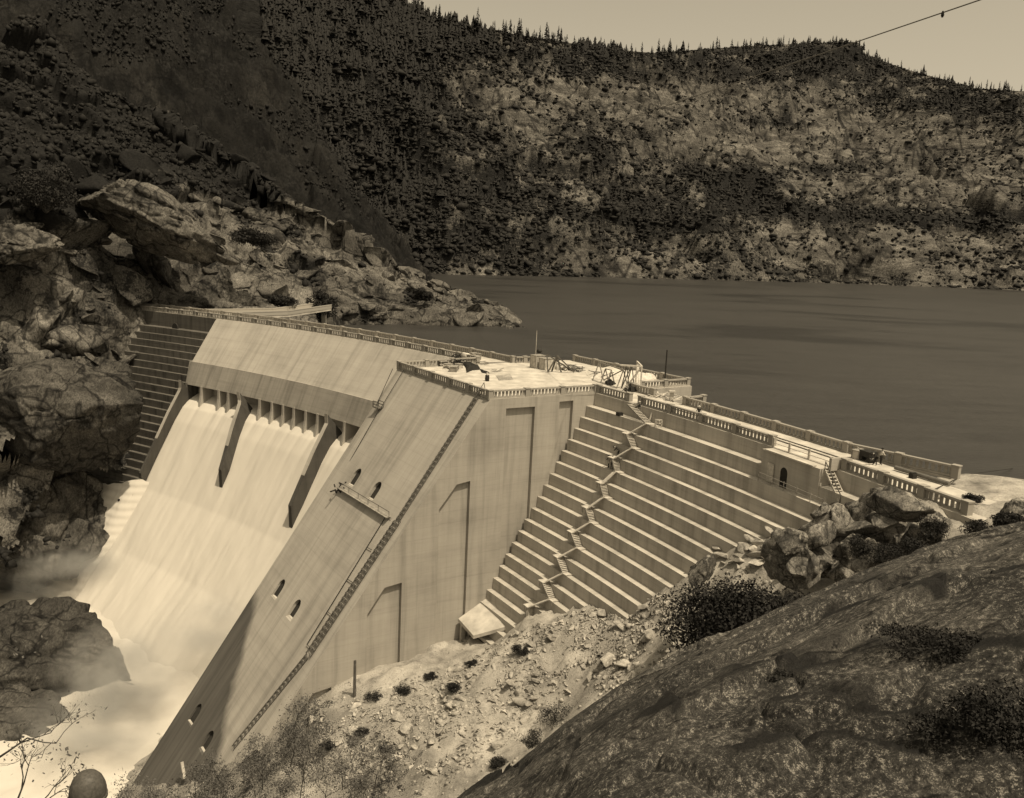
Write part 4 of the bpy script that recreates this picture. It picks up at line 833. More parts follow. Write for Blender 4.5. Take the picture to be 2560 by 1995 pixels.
# ------------------------------------------------------------------ people
def person(p, face, label, pose='stand', top='cloth_mid', legs='cloth_dark', hat='cloth_dark', h=1.72, group=None):
    s_ = h/1.72; J = {}; rt = Matrix.Rotation(face, 3, 'Z')
    if pose == 'sit': B = dict(pel=(0,0,.14), che=(0,.06,.55), nec=(0,.08,.72), hed=(0,.11,.86), kl=(-.14,.42,.38), kr=(.14,.40,.42), fl=(-.14,.72,.05), fr=(.15,.58,.04), el=(-.27,.18,.42), er=(.27,.2,.42), hl=(-.15,.42,.42), hr=(.16,.4,.46))
    elif pose == 'bend': B = dict(pel=(0,-.1,.9), che=(0,.28,1.18), nec=(0,.45,1.24), hed=(0,.58,1.26), kl=(-.12,.02,.48), kr=(.12,-.02,.48), fl=(-.13,-.1,.04), fr=(.14,.1,.04), el=(-.26,.42,.95), er=(.25,.45,.95), hl=(-.15,.6,.72), hr=(.14,.62,.74))
    else: B = dict(pel=(0,0,.93), che=(0,.02,1.28), nec=(0,.02,1.47), hed=(0,.04,1.62), kl=(-.11,.05,.5), kr=(.12,-.04,.5), fl=(-.12,.02,.04), fr=(.15,-.1,.04), el=(-.29,.02,1.12), er=(.27,.1,1.12), hl=(-.30,.1,.86), hr=(.18,.34,1.05))
    sh = {'l': Vector(B['che']) + Vector((-.17, 0, .1)), 'r': Vector(B['che']) + Vector((.17, 0, .1))}; hp = {'l': Vector(B['pel']) + Vector((-.1,0,-.05)), 'r': Vector(B['pel']) + Vector((.1,0,-.05))}
    V = [Vector(B['pel']), (Vector(B['pel'])+Vector(B['che']))/2, Vector(B['che']), Vector(B['nec']), Vector(B['hed']), Vector(B['hed'])+ (Vector(B['hed'])-Vector(B['nec'])).normalized()*.1]; Rd = [.15, .14, .17, .06, .1, .085]; E = [(0,1),(1,2),(2,3),(3,4),(4,5)]
    for q in 'lr':
        b = len(V); V += [sh[q], Vector(B['e'+q]), Vector(B['h'+q]), Vector(B['h'+q]) + (Vector(B['h'+q])-Vector(B['e'+q])).normalized()*.09]; Rd += [.075, .05, .036, .04]; E += [(2,b),(b,b+1),(b+1,b+2),(b+2,b+3)]
        b = len(V); V += [hp[q], Vector(B['k'+q]), Vector(B['f'+q]) + Vector((0,0,.05)), Vector(B['f'+q]) + Vector((0,.17,0))]; Rd += [.1, .068, .05, .045]; E += [(0,b),(b,b+1),(b+1,b+2),(b+2,b+3)]
    me = bpy.data.meshes.new('body'); me.from_pydata([rt @ (v*s_) for v in V], E, []); o = bpy.data.objects.new('tmp', me); COL.objects.link(o); o.modifiers.new('s', 'SKIN'); sv = me.skin_vertices[0].data
    for i, r in enumerate(Rd): sv[i].radius = (r*s_, r*s_)
    sv[0].use_root = True; sd_ = o.modifiers.new('d', 'SUBSURF'); sd_.levels = 1; dg = bpy.context.evaluated_depsgraph_get(); dg.update(); bm_ = bpy.data.meshes.new_from_object(o.evaluated_get(dg)); bpy.data.objects.remove(o)
    root = empty('person', p, label, 'person', group); bm_.materials.clear()
    for q in (top, legs, 'skin'): bm_.materials.append(M[q])
    Vn = [rt @ (v*s_) for v in V]
    for f in bm_.polygons:
        c = f.center; i = min(range(len(Vn)), key=lambda k: (Vn[k]-c).length); f.material_index = 2 if i in (3, 4, 5, 9, 17) or i in (8,) else (1 if (i in (0,) or i >= 10 and i < 14 or i >= 18) else 0); f.use_smooth = True
    link('body', bm_, [], root, True, False)
    mb = MB(); hd = Vector(B['hed']); ax = (hd - Vector(B['nec'])).normalized(); c0 = hd + ax*.09
    mb.tube([rt @ ((c0 - ax*.02)*s_), rt @ ((c0)*s_)], [.2*s_, .19*s_], 12); mb.tube([rt @ ((c0)*s_), rt @ ((c0+ax*.11)*s_)], [.115*s_, .09*s_], 12); mb.build('hat', M[hat], root, True, False)
    return root
def onz2(x, y, z=.04): return at_z(x, y, z)
PW = 'workmen on the dam'
person(D(27.62, .55, .04), 2.6, 'workman in dark clothes and a white belt standing behind the crest parapet', 'stand', 'cloth_dark', 'cloth_dark', 'cloth_light', group=PW)
person(onz2(1365, 872), 1.2, 'man in a pale hat sitting on planks beside the crest road', 'sit', 'cloth_dark', 'cloth_mid', 'canvas', group=PW)
person(onz2(1866, 992), 2.0, 'dark-clad man bending by the hand cart on the crest road', 'bend', 'cloth_dark', 'cloth_dark', 'cloth_dark', group=PW)
person(onz2(1878, 991), -1.2, 'man in shirtsleeves standing right of the hand cart', 'stand', 'cloth_light', 'cloth_dark', 'cloth_dark', group=PW)
person(onz2(1335, 836), .4, 'man crouched under the white hoist frame beside dark bundles', 'sit', 'cloth_dark', 'cloth_dark', 'cloth_light', group=PW)
person(onz2(1146, 776), 2.0, 'man at the sheds on the lake side of the platform', 'stand', 'cloth_dark', 'cloth_dark', 'cloth_dark', group=PW)

# ------------------------------------------------------------------ zigzag timber stairway on the stepped wall
def on_tread(x, y, k, back=.5):
    """point of step k seen at a survey pixel, a little in from the lip"""
    p = at_z(x, y, zk(k)); return np.array(p)
def flight(mb, a, b, wd, n, side):
    a = Vector([float(q) for q in a]); b = Vector([float(q) for q in b]); side = Vector(side)
    for sg in (-.5, .5): mb['stringer'].beam(a + side*wd*sg, b + side*wd*sg, .09, .2)
    for i in range(n):
        t = (i+.5)/n; c = a.lerp(b, t) + Vector((0,0,.08)); d = (b-a); d.z = 0; d = d.normalized(); mb['tread'].box(c, (.24, wd*1.05, .05), (d, side, Vector((0,0,1))))
z8 = lambda x, y: ((1400 + x/5.32)/K, (980 + y/5.32)/K)
ZST = [((985,150),(1110,420)), ((830,560),(960,740)), ((690,880),(760,1050)), ((490,1220),(610,1400)), ((320,1550),(410,1700))]
z5 = lambda x, y: ((950 + x/3.36)/K, (1200 + y/3.36)/K)
ZST2 = [((1830,30),(1890,140)), ((1720,235),(1780,350)), ((1605,440),(1660,565)), ((1480,650),(1540,780)), ((1360,860),(1415,1000)), ((1240,1065),(1270,1160))]
STW = empty('timber_stairway', D(29.5, -8, -14), 'bleached timber zigzag stairway climbing the stepped wall of the dam', 'stairway')
# landings follow the steps two by two
LAND = []
for (a, b) in ZST: LAND.append((z8(*a), z8(*b)))
LAND = LAND[:3] + [(z5(*a), z5(*b)) for a, b in ZST2]
prevB = None
for i, (pa, pb) in enumerate(LAND):
    ka = 2*i - 1 if i else -1; kb = 2*i
    A_ = np.array(D(30.22, -1.2, -.15)) if i == 0 else np.array(at_z(pa[0], pa[1], zk(ka) + .12)); B_ = np.array(at_z(pb[0], pb[1], zk(kb) + .12))
    th = polar(B_)[1]; rad, tan, up = axes(float(th))
    if i:                                     # keep the flight on its own step
        rA, tA = polar(A_); A_ = np.array(D(float(tA), lip(ka) + .15, zk(ka) + .12))
    rB, tB = polar(B_); B_ = np.array(D(float(tB), lip(kb) + .45, zk(kb) + .1))
    if i: A_ = np.array(D(float(tA), lip(kb) + .35, zk(ka) + .1))
    parts = {'stringer': MB(), 'tread': MB()}; flight(parts, A_, B_, .95, 9 if i else 13, rad)
    F_ = parts['stringer'].build('flight', M['wood_mid'], STW); parts['tread'].build('treads', M['wood'], F_)
    mb = MB(); mb.box(Vector(B_) - tan*.35 + rad*.0, (1.15, 1.3, .12), (rad, tan, up)); mb.box(Vector(B_) - tan*.7 - rad*.4 + Vector((0,0,-.35)), (.14,.14,.7), (rad, tan, up)); mb.build('landing', M['wood'], STW)
    if i:
        mb = MB(); mb.box(Vector(A_) + tan*.35 + rad*.1, (1.2, 1.2, .12), (rad, tan, up)); mb.box(Vector(A_) + tan*.8 - rad*.3 + Vector((0,0,-.45)), (.14,.14,.9), (rad, tan, up)); mb.build('landing', M['wood'], STW)
        # ramp from the landing above down to this one
        mb = MB(); a = Vector(prevB) - rad*.45; b = Vector(A_) + rad*.0; sd_ = rad
        mb.beam(a, b, .8, .1); mb.build('ramp', M['wood'], STW)
    prevB = B_
# men on the stairway
P_ = at_z(*[z8(740, 1000)[0], z8(740, 1000)[1]], zk(4)); rho_p, th_p = polar(P_)
for j, (dt, k, lb, top) in enumerate([(-.12, 3, 'upper workman of the group climbing the zigzag stairway', 'cloth_dark'), (.02, 4, 'dark-clothed workman in the middle of the stairway group', 'cloth_dark'), (-.16, 4, 'workman in a light shirt lowest of the stairway group', 'cloth_light')]):
    person(D(float(th_p) + dt, lip(k) + .5, zk(k) + .02), 1.0 + j, lb, 'bend' if j == 0 else 'stand', top, 'cloth_dark', 'cloth_dark', group=PW)
# stair by the bastion
ST2 = empty('access_stairway', D(22.1, -2, -2.5), 'short timber stairs leading from the bastion down to the outcrop', 'stairway')
rad, tan, up = axes(22.2); a = Vector(D(22.36, -1.6, -.1)); b = Vector(D(21.75, -1.9, zk(0) - .9)); parts = {'stringer': MB(), 'tread': MB()}; flight(parts, a, b, .95, 10, rad)
F_ = parts['stringer'].build('flight', M['wood'], ST2); parts['tread'].build('treads', M['wood'], F_)
mb = MB(); mb.beam(a + rad*-.5 + Vector((0,0,.9)), b + rad*-.5 + Vector((0,0,.9)), .08)
for t in (0, .5, 1): q = a.lerp(b, t) - rad*.5; mb.beam(q, q + Vector((0,0,.9)), .07)
mb.build('handrail', M['wood_dark'], ST2)
mb = MB(); mb.box(b - tan*.6, (1.4, 1.6, .12), (rad, tan, up)); mb.build('landing', M['wood'], ST2)
c = Vector(D(22.25, -3.0, zk(1) - .3)); parts = {'stringer': MB(), 'tread': MB()}; flight(parts, b + rad*-.7, c + Vector((0,0,-.6)), .8, 7, tan); F_ = parts['stringer'].build('flight', M['wood_dark'], ST2)
for q in range(len(parts['tread'].v)//8):
    t1 = MB(); t1.add(parts['tread'].v[q*8:q*8+8], [tuple(i - q*8 for i in f) for f in parts['tread'].f[q*6:q*6+6]]); t1.build('tread', M['wood'], F_)
mb = MB(); 
for z in (.55, 1.0): mb.beam(D(24.2, -3.25, bz + z), D(22.0, -3.25, bz + z - .2), .05)
for t in np.linspace(24.2, 22.0, 6): mb.beam(D(t, -3.25, bz), D(t, -3.25, bz + 1.05), .06)
tag(mb.build('walkway_railing', M['wood_mid']), 'thin timber railing along the walkway below the arched doorway', 'railing')

# ------------------------------------------------------------------ gear on the sluice face
def FP(x, y, off=.3):
    """point on the battered face under a survey pixel, lifted off it"""
    d = rays(x, y); lo = None
    for t in np.arange(60, 240, .1):
        P = CAM + d*t; rho, th = polar(P)
        if rho > face_r(th, P[2]) : break
    rad, tan, up = axes(float(th)); nrm = (-rad*.805 + up*.593); return np.array(Vector(P) + nrm*off), rad, tan, nrm
LAD = empty('face_stairway', D(33, -30, -17), 'long dark timber stairway running down the edge of the sluice face', 'stairway')
a, rad, tan, nrm = FP(1031, 832); b = FP(850, 1115)[0]; c = FP(660, 1400)[0]; e = FP(500, 1598)[0]
mb = MB(); tr_ = MB(); hr = MB(); N3 = nrm
for (p, q, wd) in ((a, b, .95), (b, c, 1.5), (c, e, .9)):
    p = Vector(p); q = Vector(q); d = (q-p); L_ = d.length; d.normalize(); sd_ = d.cross(nrm).normalized()
    for sg in (-.5, .5): mb.beam(p + sd_*wd*sg, q + sd_*wd*sg, .1, .12, up=tuple(nrm))
    for k in range(int(L_/.75)): tr_.box(p + d*(k*.75+.3) + nrm*.05, (.22, wd*1.1, .12), (d, sd_, nrm))
    for k in range(int(L_/3.0)+1): z0 = p + d*min(k*3.0, L_) - sd_*wd*.5; hr.beam(z0 - nrm*.3, z0 + Vector((0,0,1.0)), .07)
    hr.beam(p - sd_*wd*.5 + Vector((0,0,.95)), q - sd_*wd*.5 + Vector((0,0,.95)), .07)
mb.build('stringer', M['wood_dark'], LAD); tr_.build('treads', M['wood_dark'], LAD); hr.build('handrail', M['wood_dark'], LAD)
cab = MB(); q0 = Vector(FP(838, 1108, .35)[0]); q1 = Vector(FP(668, 1385, .35)[0]); sd_ = (q1-q0).normalized().cross(nrm); off = sd_*(1.5 if sd_.dot(tan) > 0 else -1.5)
cab.tube([q0 + off, q1 + off], .06, 5)
for t in np.linspace(0, 1, 5): cab.tube([q0.lerp(q1, t) + off, q0.lerp(q1, t)], .05, 4)
cab.build('guide_pipe', M['iron'], LAD)
# work platform reaching from the stairway to the upper portholes
WP = empty('work_platform', D(35.5, -31, -17), 'hanging timber work platform between the stairway and the upper portholes', 'platform')
p = Vector(FP(835, 1107, .5)[0]); q = Vector(FP(730, 1043, .5)[0]); mb = MB(); mb.beam(p, q, 1.0, .12); mb.build('planking', M['wood_mid'], WP)
mb = MB()
for k in range(7): u = p.lerp(q, k/6); mb.beam(u - nrm*.5, u + Vector((0,0,-.9)), .09)
mb.beam(p + Vector((0,0,.8)), q + Vector((0,0,.8)), .07)
for k in range(6): u = p.lerp(q, k/5); mb.beam(u, u + Vector((0,0,.85)), .07)
mb.build('brackets', M['wood_dark'], WP)
mb = MB(); rg3 = random.Random(4)
for k in range(16): u = q + Vector((rg3.uniform(-.9,.9), rg3.uniform(-.9,.9), rg3.uniform(-1,1.1))); mb.beam(u, u + Vector((rg3.uniform(-1,1), rg3.uniform(-1,1), rg3.uniform(-.8,.9))), .17)
mb.build('hoist_gear', M['iron'], WP)
CG = empty('hanging_cage', D(38.1, -22.3, -6), 'small timber cage slung on two ropes above the siphon hood end', 'cage')
p, rad, tan, nrm = FP(812, 873, .6); p = Vector(p); mb = MB(); mb.box(p, (1.1, 1.7, .14), (rad, tan, Vector((0,0,1))))
for sx in (-.5, .5):
    for sy in (-.8, .8): mb.beam(p + rad*sx + tan*sy, p + rad*sx + tan*sy + Vector((0,0,1.0)), .1)
for z in (.5, 1.0):
    for sx in (-.5, .5): mb.beam(p + rad*sx - tan*.8 + Vector((0,0,z)), p + rad*sx + tan*.8 + Vector((0,0,z)), .1)
mb.build('cage_frame', M['wood_dark'], CG)
mb = MB(); mb.tube([p + tan*.8, Vector(FP(842, 790, .5)[0])], .055, 5); mb.tube([p - tan*.8, Vector(FP(866, 792, .5)[0])], .055, 5); mb.tube([p - tan*.6, Vector(FP(748, 985, .2)[0])], .05, 5); mb.build('ropes', M['iron'], CG)
for i, (x0, y0, x1, y1) in enumerate([(720,1110,722,1205), (905,800,860,890), (640,1330,560,1450)]):
    mb = MB(); mb.tube([FP(x0, y0, .15)[0], FP(x1, y1, .15)[0]], .045, 5); tag(mb.build('guy_rope', M['iron']), ['thin rope hanging below the work platform', 'thin rope below the platform balustrade', 'thin rope slanting past the middle portholes'][i], 'rope')
# wet discharge streaks are slots below the lowest portholes
for i, (x, y, x1, y1) in enumerate([(402,1572,385,1620), (425,1608,402,1650)]):
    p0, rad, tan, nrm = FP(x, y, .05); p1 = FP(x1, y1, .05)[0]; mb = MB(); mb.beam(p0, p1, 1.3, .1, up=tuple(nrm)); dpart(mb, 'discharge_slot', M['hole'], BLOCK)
mb = MB(); mb.tube([at_d(394, 1660, 116), at_d(388, 1625, 117)], .22, 8); tag(mb.build('marker_stake', M['wood']), 'pale stake standing before the lowest portholes', 'stake')
mb = MB(); mb.tube([on_ground(756, 1490) - np.array([0,0,.5]), on_ground(756, 1490) + np.array([0,0,5.2])], [.22, .17], 8); tag(mb.build('timber_pole', M['wood_dark']), 'lone dark pole standing before the dam wall', 'pole')

# ------------------------------------------------------------------ gear on the platform
def crate(p, sz, rz, mat, label, name='crate'):
    o = empty(name, p, label, 'crate' if name == 'crate' else 'shed'); mb = MB(); ax = (Vector((math.cos(rz), math.sin(rz), 0)), Vector((-math.sin(rz), math.cos(rz), 0)), Vector((0,0,1))); c = Vector([float(q) for q in p]) + Vector((0,0,sz[2]/2)); mb.box(c, sz, ax); mb.build('box_body', M[mat], o)
    mb = MB()
    for sx in (-.5, .5):
        for sy in (-.5, .5): mb.box(c + ax[0]*sz[0]*sx + ax[1]*sz[1]*sy, (.1, .1, sz[2]+.04), ax)
    mb.box(c + Vector((0,0,sz[2]/2+.04)), (sz[0]+.16, sz[1]+.16, .08), ax); mb.build('battens', M['wood_mid'], o); return o
z5b = lambda x, y: ((1100 + x/5.46)/K, (860 + y/5.46)/K); z6 = lambda x, y: ((1400 + x/5.46)/K, (870 + y/5.46)/K)
def zp(f, x, y, z=.04): return at_z(*f(x, y), z)
tb = math.radians(35.5)
crate(zp(z5b, 1330, 325), (2.0, 1.6, 2.2), tb, 'wood', 'square pale shed on the lake side of the platform', 'tool_shed')
crate(zp(z5b, 1470, 345), (2.6, 1.6, 1.9), tb, 'wood', 'long pale shed with vertical boards beside the square one', 'tool_shed')
crate(zp(z5b, 460, 215), (1.2, 1.0, 1.2), tb, 'wood', 'tall pale crate at the lake side of the machinery heap')
crate(zp(z5b, 510, 215), (.9, .9, 1.1), tb, 'wood_mid', 'grey crate right beside the tall pale crate')
crate(zp(z5b, 190, 370), (2.4, 1.1, .8), tb + .9, 'wood_mid', 'low slatted box behind the front balustrade')
crate(zp(z5b, 110, 330), (1.2, .9, .7), tb, 'wood', 'pale box near the left corner of the platform')
o = empty('steam_boiler', zp(z5b, 350, 215), 'pale horizontal boiler drum lying on the platform by the machinery', 'boiler'); p = Vector(zp(z5b, 350, 215)) + Vector((0,0,.7)); rad, tan, up = axes(36)
mb = MB(); mb.tube([p - tan*.9, p - tan*.8, p + tan*.8, p + tan*.9], [.45, .58, .58, .45], 16); mb.build('drum', M['canvas'], o, True); mb = MB(); mb.box(p + tan*.95, (.7, .4, .9), (rad, tan, up)); mb.box(p - Vector((0,0,.5)), (.8, 1.4, .3), (rad, tan, up)); mb.build('cradle', M['iron'], o)
o = empty('winch', zp(z5b, 230, 250), 'dark spoked winch beside the pale boiler drum', 'winch'); p = Vector(zp(z5b, 225, 255)) + Vector((0,0,.75)); mb = MB()
for sg in (-.5, .5):
    ring = [p + tan*sg + rad*.7*math.cos(k*.5236) + up*.7*math.sin(k*.5236) for k in range(13)]; mb.tube(ring, .09, 6)
    for k in range(6): mb.beam(p + tan*sg, ring[k*2], .08)
mb.build('wheels', M['iron'], o); mb = MB(); mb.tube([p - tan*.6, p + tan*.6], .35, 12); mb.box(p - Vector((0,0,.6)), (1.5, 1.5, .2), (rad, tan, up)); mb.build('winch_drum', M['iron'], o)
def heap(pts, name, mat, label, cat, hh=.5, seed=0):
    rg = np.random.default_rng(seed); V = []; n = len(pts); c = np.mean(pts, 0); rings = [(1.0, 0), (.8, .55), (.45, .9), (.1, 1.0)]
    for s_, z in rings:
        for p in pts: q = c + (np.array(p)-c)*s_; V.append((q[0] + rg.normal()*.06, q[1] + rg.normal()*.06, .04 + z*hh*rg.uniform(.6, 1.3)))
    mb = MB(); mb.add(V, [(i*n+k, i*n+(k+1) % n, (i+1)*n+(k+1) % n, (i+1)*n+k) for i in range(3) for k in range(n)] + [tuple(3*n+k for k in range(n))]); return tag(mb.build(name, M[mat]), label, cat)
heap([zp(z5b, x, y) for x, y in [(305,255),(400,270),(450,310),(540,320),(560,350),(440,360),(365,395),(350,330)]], 'tarpaulin_heap', 'tarp', 'crumpled black tarpaulin heap on the open platform deck', 'tarpaulin', .7, 1)
heap([zp(z5b, x, y) for x, y in [(540,345),(600,375),(680,400),(660,412),(570,390)]], 'tarpaulin_heap', 'tarp', 'narrow dark tarpaulin strip right of the crumpled heap', 'tarpaulin', .25, 2)
heap([zp(z6, x, y) for x, y in [(920,560),(980,545),(1045,560),(1050,600),(970,605),(915,590)]], 'bundle', 'tarp', 'dark round bundle under the white hoist frame', 'bundle', 1.1, 3)
heap([zp(z6, x, y) for x, y in [(610,480),(650,460),(690,500),(770,490),(690,520),(630,510)]], 'bundle', 'tarp', 'dark bundle with a tail behind the corner of the parapet', 'bundle', .7, 4)
heap([zp(z6, x, y) for x, y in [(340,330),(560,300),(900,390),(1320,400),(1300,430),(900,440),(560,420),(400,410)]], 'cement_heap', 'canvas', 'long pale heap of spilled sand along the platform edge', 'heap', 1.1, 5)
heap([zp(z5b, x, y) for x, y in [(750,430),(960,410),(1000,490),(800,500)]], 'sand_patch', 'soil', 'thin patch of sand on the bare platform deck', 'sand', .12, 6)
heap([zp(z6, x, y) for x, y in [(1110,370),(1180,360),(1330,385),(1320,425),(1130,430)]], 'sand_heap', 'canvas', 'smooth pale sand heap by the lakeside corner', 'heap', .8, 9)
def plank_pile(pts, name, label, n, L, seed, mat='wood', hz=.5):
    rg = random.Random(seed); mb = MB()
    for k in range(n):
        p = Vector(pts) + Vector((rg.uniform(-1,1), rg.uniform(-1,1), rg.uniform(.05, hz))); a = rg.uniform(0, 3.14) if hz > .4 else .8 + rg.uniform(-.3, .3); d = Vector((math.cos(a), math.sin(a), rg.uniform(-.15,.25)))*L*.5; mb.beam(p-d, p+d, .18, .07)
    return tag(mb.build(name, M[mat]), label, 'timber')
plank_pile(zp(z5b, 620, 270), 'plank_pile', 'small stack of boards on the lakeward deck', 7, 1.8, 1, 'wood_mid', .35)
crate(zp(z5b, 40, 300), (1.4, 1.0, .8), tb, 'wood_dark', 'dark box in the left corner of the platform')
crate(zp(z5b, 255, 330), (1.0, .8, .7), tb + .4, 'wood', 'small pale box in front of the dark winch')
crate(zp(z5b, 1405, 260), (.8, .8, .9), tb + .2, 'wood_mid', 'small grey box between the two pale sheds')
plank_pile(zp(z5b, 280, 290), 'scrap_pile', 'heap of dark scrap iron between winch and tarpaulin', 20, 1.7, 11, 'iron', 1.0)
plank_pile(zp(z5b, 160, 340), 'plank_pile', 'pale boards stacked in front of the winch', 12, 2.2, 12, 'wood', .5)
plank_pile(zp(z5b, 780, 370), 'plank_pile', 'few grey boards lying alone on the open deck', 5, 1.5, 13, 'wood_mid', .3)
plank_pile(zp(z6, 130, 290), 'timber_heap', 'grey timbers piled behind the long sand heap', 18, 2.6, 14, 'wood_mid', .8)
plank_pile(zp(z6, 560, 400), 'timber_heap', 'thin dark timbers under the long trestle', 14, 2.4, 15, 'wood_dark', .9)
plank_pile(zp(z6, 1440, 660), 'plank_pile', 'pale boards stacked before the stub wall on the crest road', 9, 2.4, 16, 'wood', .5)
plank_pile(zp(z5b, 1720, 350), 'timber_heap', 'jumbled pale timbers beside the A-frame', 22, 3.0, 2, 'wood', .9)
plank_pile(zp(z5b, 1860, 370), 'timber_heap', 'dark scrap timbers right of the A-frame', 16, 1.8, 3, 'wood_dark', .8)
plank_pile(zp(z6, 1340, 660), 'plank_pile', 'scattered planks beside the sitting man', 10, 2.2, 4, 'wood', .3)
plank_pile(zp(z6, 1560, 710), 'plank_pile', 'planks laid along the crest road', 8, 3.2, 6, 'wood', .25)
def frame(pts, edges, name, mat, label, w=.14, cat='trestle'):
    mb = MB()
    for a, b in edges: mb.beam(pts[a], pts[b], w)
    return tag(mb.build(name, M[mat]), label, cat)
def trestle(pa, pb, h, mat, label, name='trestle', legs=.5, w=.14):
    a = Vector(pa); b = Vector(pb); d = (b-a).normalized(); sd_ = Vector((-d.y, d.x, 0)); P = {}; E = []
    for i, q in enumerate((a, b)): P[f'{i}t'] = q + Vector((0,0,h)); P[f'{i}l'] = q + sd_*legs; P[f'{i}r'] = q - sd_*legs; E += [(f'{i}t', f'{i}l'), (f'{i}t', f'{i}r')]
    E += [('0t', '1t'), ('0l', '1t'), ('0r', '1r')]; return frame(P, E, name, mat, label, w)
trestle(zp(z6, 520, 440), zp(z6, 850, 550), 2.9, 'wood_mid', 'long timber trestle standing behind the parapet corner', legs=1.0)
trestle(zp(z6, 610, 470), zp(z6, 690, 490), 2.2, 'wood_mid', 'short trestle under the long timber trestle', legs=.8)
trestle(zp(z6, 890, 560), zp(z6, 960, 545), 3.6, 'wood_dark', 'dark narrow trestle beside the white hoist frame', legs=.7)
a = Vector(zp(z6, 1095, 580)); b = Vector(zp(z6, 1030, 500)); U = Vector((0,0,3.7)); frame({0: a, 1: b, 2: a+U, 3: b+U, 4: a + Vector((-2.2,1,0)), 5: a+U+Vector((-3.2,.6,0))}, [(0,2), (1,3), (2,3), (0,3), (2,4), (2,5)], 'timber_hoist', 'canvas', 'tall white timber hoist frame at the crest parapet', .22, 'hoist')
p = Vector(zp(z5b, 1545, 390)); frame({0: p + Vector((-.9,0,0)), 1: p + Vector((1.4,.6,0)), 2: p + Vector((.5,.2,2.9)), 3: p + Vector((-1.2,.4,3.0)), 4: p + Vector((3.6,1.0,.1)), 5: p + Vector((-.2,1.2,0))}, [(0,2), (1,2), (3,0), (2,4), (5,2), (3,4)], 'a_frame_derrick', 'wood_dark', 'leaning dark A-frame derrick by the pale sheds', .2, 'derrick')
p = Vector(zp(z5b, 1630, 330)); mb = MB(); mb.beam(p + Vector((-.6,0,.9)), p + Vector((2.6,-1.8,.1)), .6, .25); tag(mb.build('timber_chute', M['wood']), 'pale wide timber chute lying across the scrap beside the derrick', 'chute')
o = empty('oil_drum', zp(z5b, 643, 505), 'small dark barrel behind the front balustrade', 'barrel'); p = Vector(zp(z5b, 643, 505)); mb = MB(); mb.tube([p, p+Vector((0,0,.05)), p+Vector((0,0,.45)), p+Vector((0,0,.9)), p+Vector((0,0,.95))], [.3,.32,.36,.32,.3], 14); mb.build('barrel_body', M['iron'], o, True); mb = MB(); mb.tube([p+Vector((0,0,.96)), p+Vector((0,0,1.3))], [.2,.16], 10); mb.build('funnel', M['canvas'], o)
mb = MB(); p = Vector(zp(z5b, 1345, 300)) + Vector((0,0,2.3)); mb.tube([p, p+Vector((0,0,.25)), p+Vector((0,0,.6)), p+Vector((0,0,.72))], [.35,.5,.48,.15], 12); tag(mb.build('kettle', M['iron'], None, True), 'round black kettle on top of the square pale shed', 'kettle')
mb = MB(); p = Vector(zp(z5b, 1300, 270)); mb.tube([p, p+Vector((0,0,6.0))], .06, 6); tag(mb.build('mast', M['wood']), 'thin pale mast beside the square shed', 'mast')
mb = MB(); p = Vector(D(33.2, 17.8, 0)); mb.tube([p, p+Vector((0,0,5.2))], [.13,.11], 8); tag(mb.build('iron_pipe', M['iron']), 'upright black pipe at the lakeside corner of the platform', 'pipe')
mb = MB(); p = Vector(at_z(*z8(1310, 470), zk(0))); mb.box(p + Vector((0,0,.9)), (.12,.8,.12)); 
for dx in (-.4, .4): mb.beam(p + Vector((dx,0,0)), p + Vector((dx,0,1.0)), .14); mb.beam(p + Vector((dx,.5,0)), p + Vector((dx,.3,1.0)), .1)
mb.beam(p + Vector((-.4,0,.55)), p + Vector((.4,0,.55)), .14); mb.beam(p + Vector((-.4,0,1.0)), p + Vector((.4,0,1.0)), .14); tag(mb.build('saw_horse', M['wood']), 'pale timber stand on the top step right of the stairway', 'stand')
mb = MB(); mb.beam(at_z(*z8(1180, 415), zk(0)), Vector(at_z(*z8(1180, 415), zk(0))) + Vector((.5,.5,1.7)), .12); tag(mb.build('leaning_plank', M['wood']), 'pale plank leaning on the wall above the top step', 'plank')
rad, tan, up = axes(30.45); mb = MB(); mb.box(Vector(D(30.45, -2.1, zk(0)+.2)), (.7, .8, .5), (rad, tan, up)); tag(mb.build('dark_hole_box', M['iron']), 'small black box set for the dark hole at the end of the uppermost step', 'box')  # black box added in place of the dark hole by the step
# hand cart, rail track and cable on the crest road
for i, rho in enumerate((2.0, 3.0)):
    mb = MB(); mb.tube([D(t, rho, .1) for t in np.linspace(29.4, 19.4, 24)], .07, 5); tag(mb.build('steel_rail', M['steel']), ['narrow gauge rail nearer the downstream parapet', 'narrow gauge rail nearer the lake parapet'][i], 'rail')
o = empty('hand_cart', onz2(1850, 984), 'loaded dark hand cart on the crest road beside two men', 'cart'); p = Vector(onz2(1850, 984)); rad, tan, up = axes(22.8)
mb = MB(); mb.box(p + Vector((0,0,.85)), (1.1, 1.5, .6), (rad, tan, up)); mb.build('cart_box', M['iron'], o)
for sg in (-.6, .6):
    mb = MB(); mb.tube([p + tan*sg - rad*.5 + up*.3, p + tan*sg + rad*.5 + up*.3], .28, 12); mb.build('wheel', M['iron'], o)
mb = MB(); mb.beam(p + up*.9 + tan*.7, p + up*1.2 + tan*1.7, .08); mb.build('handle', M['wood_mid'], o)
crate(onz2(1832, 978), (1.3, .9, .9), .5, 'wood', 'pale plank box on the crest road left of the hand cart')
mb = MB(); mb.tube([D(21.9, 5.0, .35), D(20.6, 5.6, .3)], .22, 10); tag(mb.build('pipe_length', M['steel']), 'length of dull pipe lying by the lake parapet near its end', 'pipe')
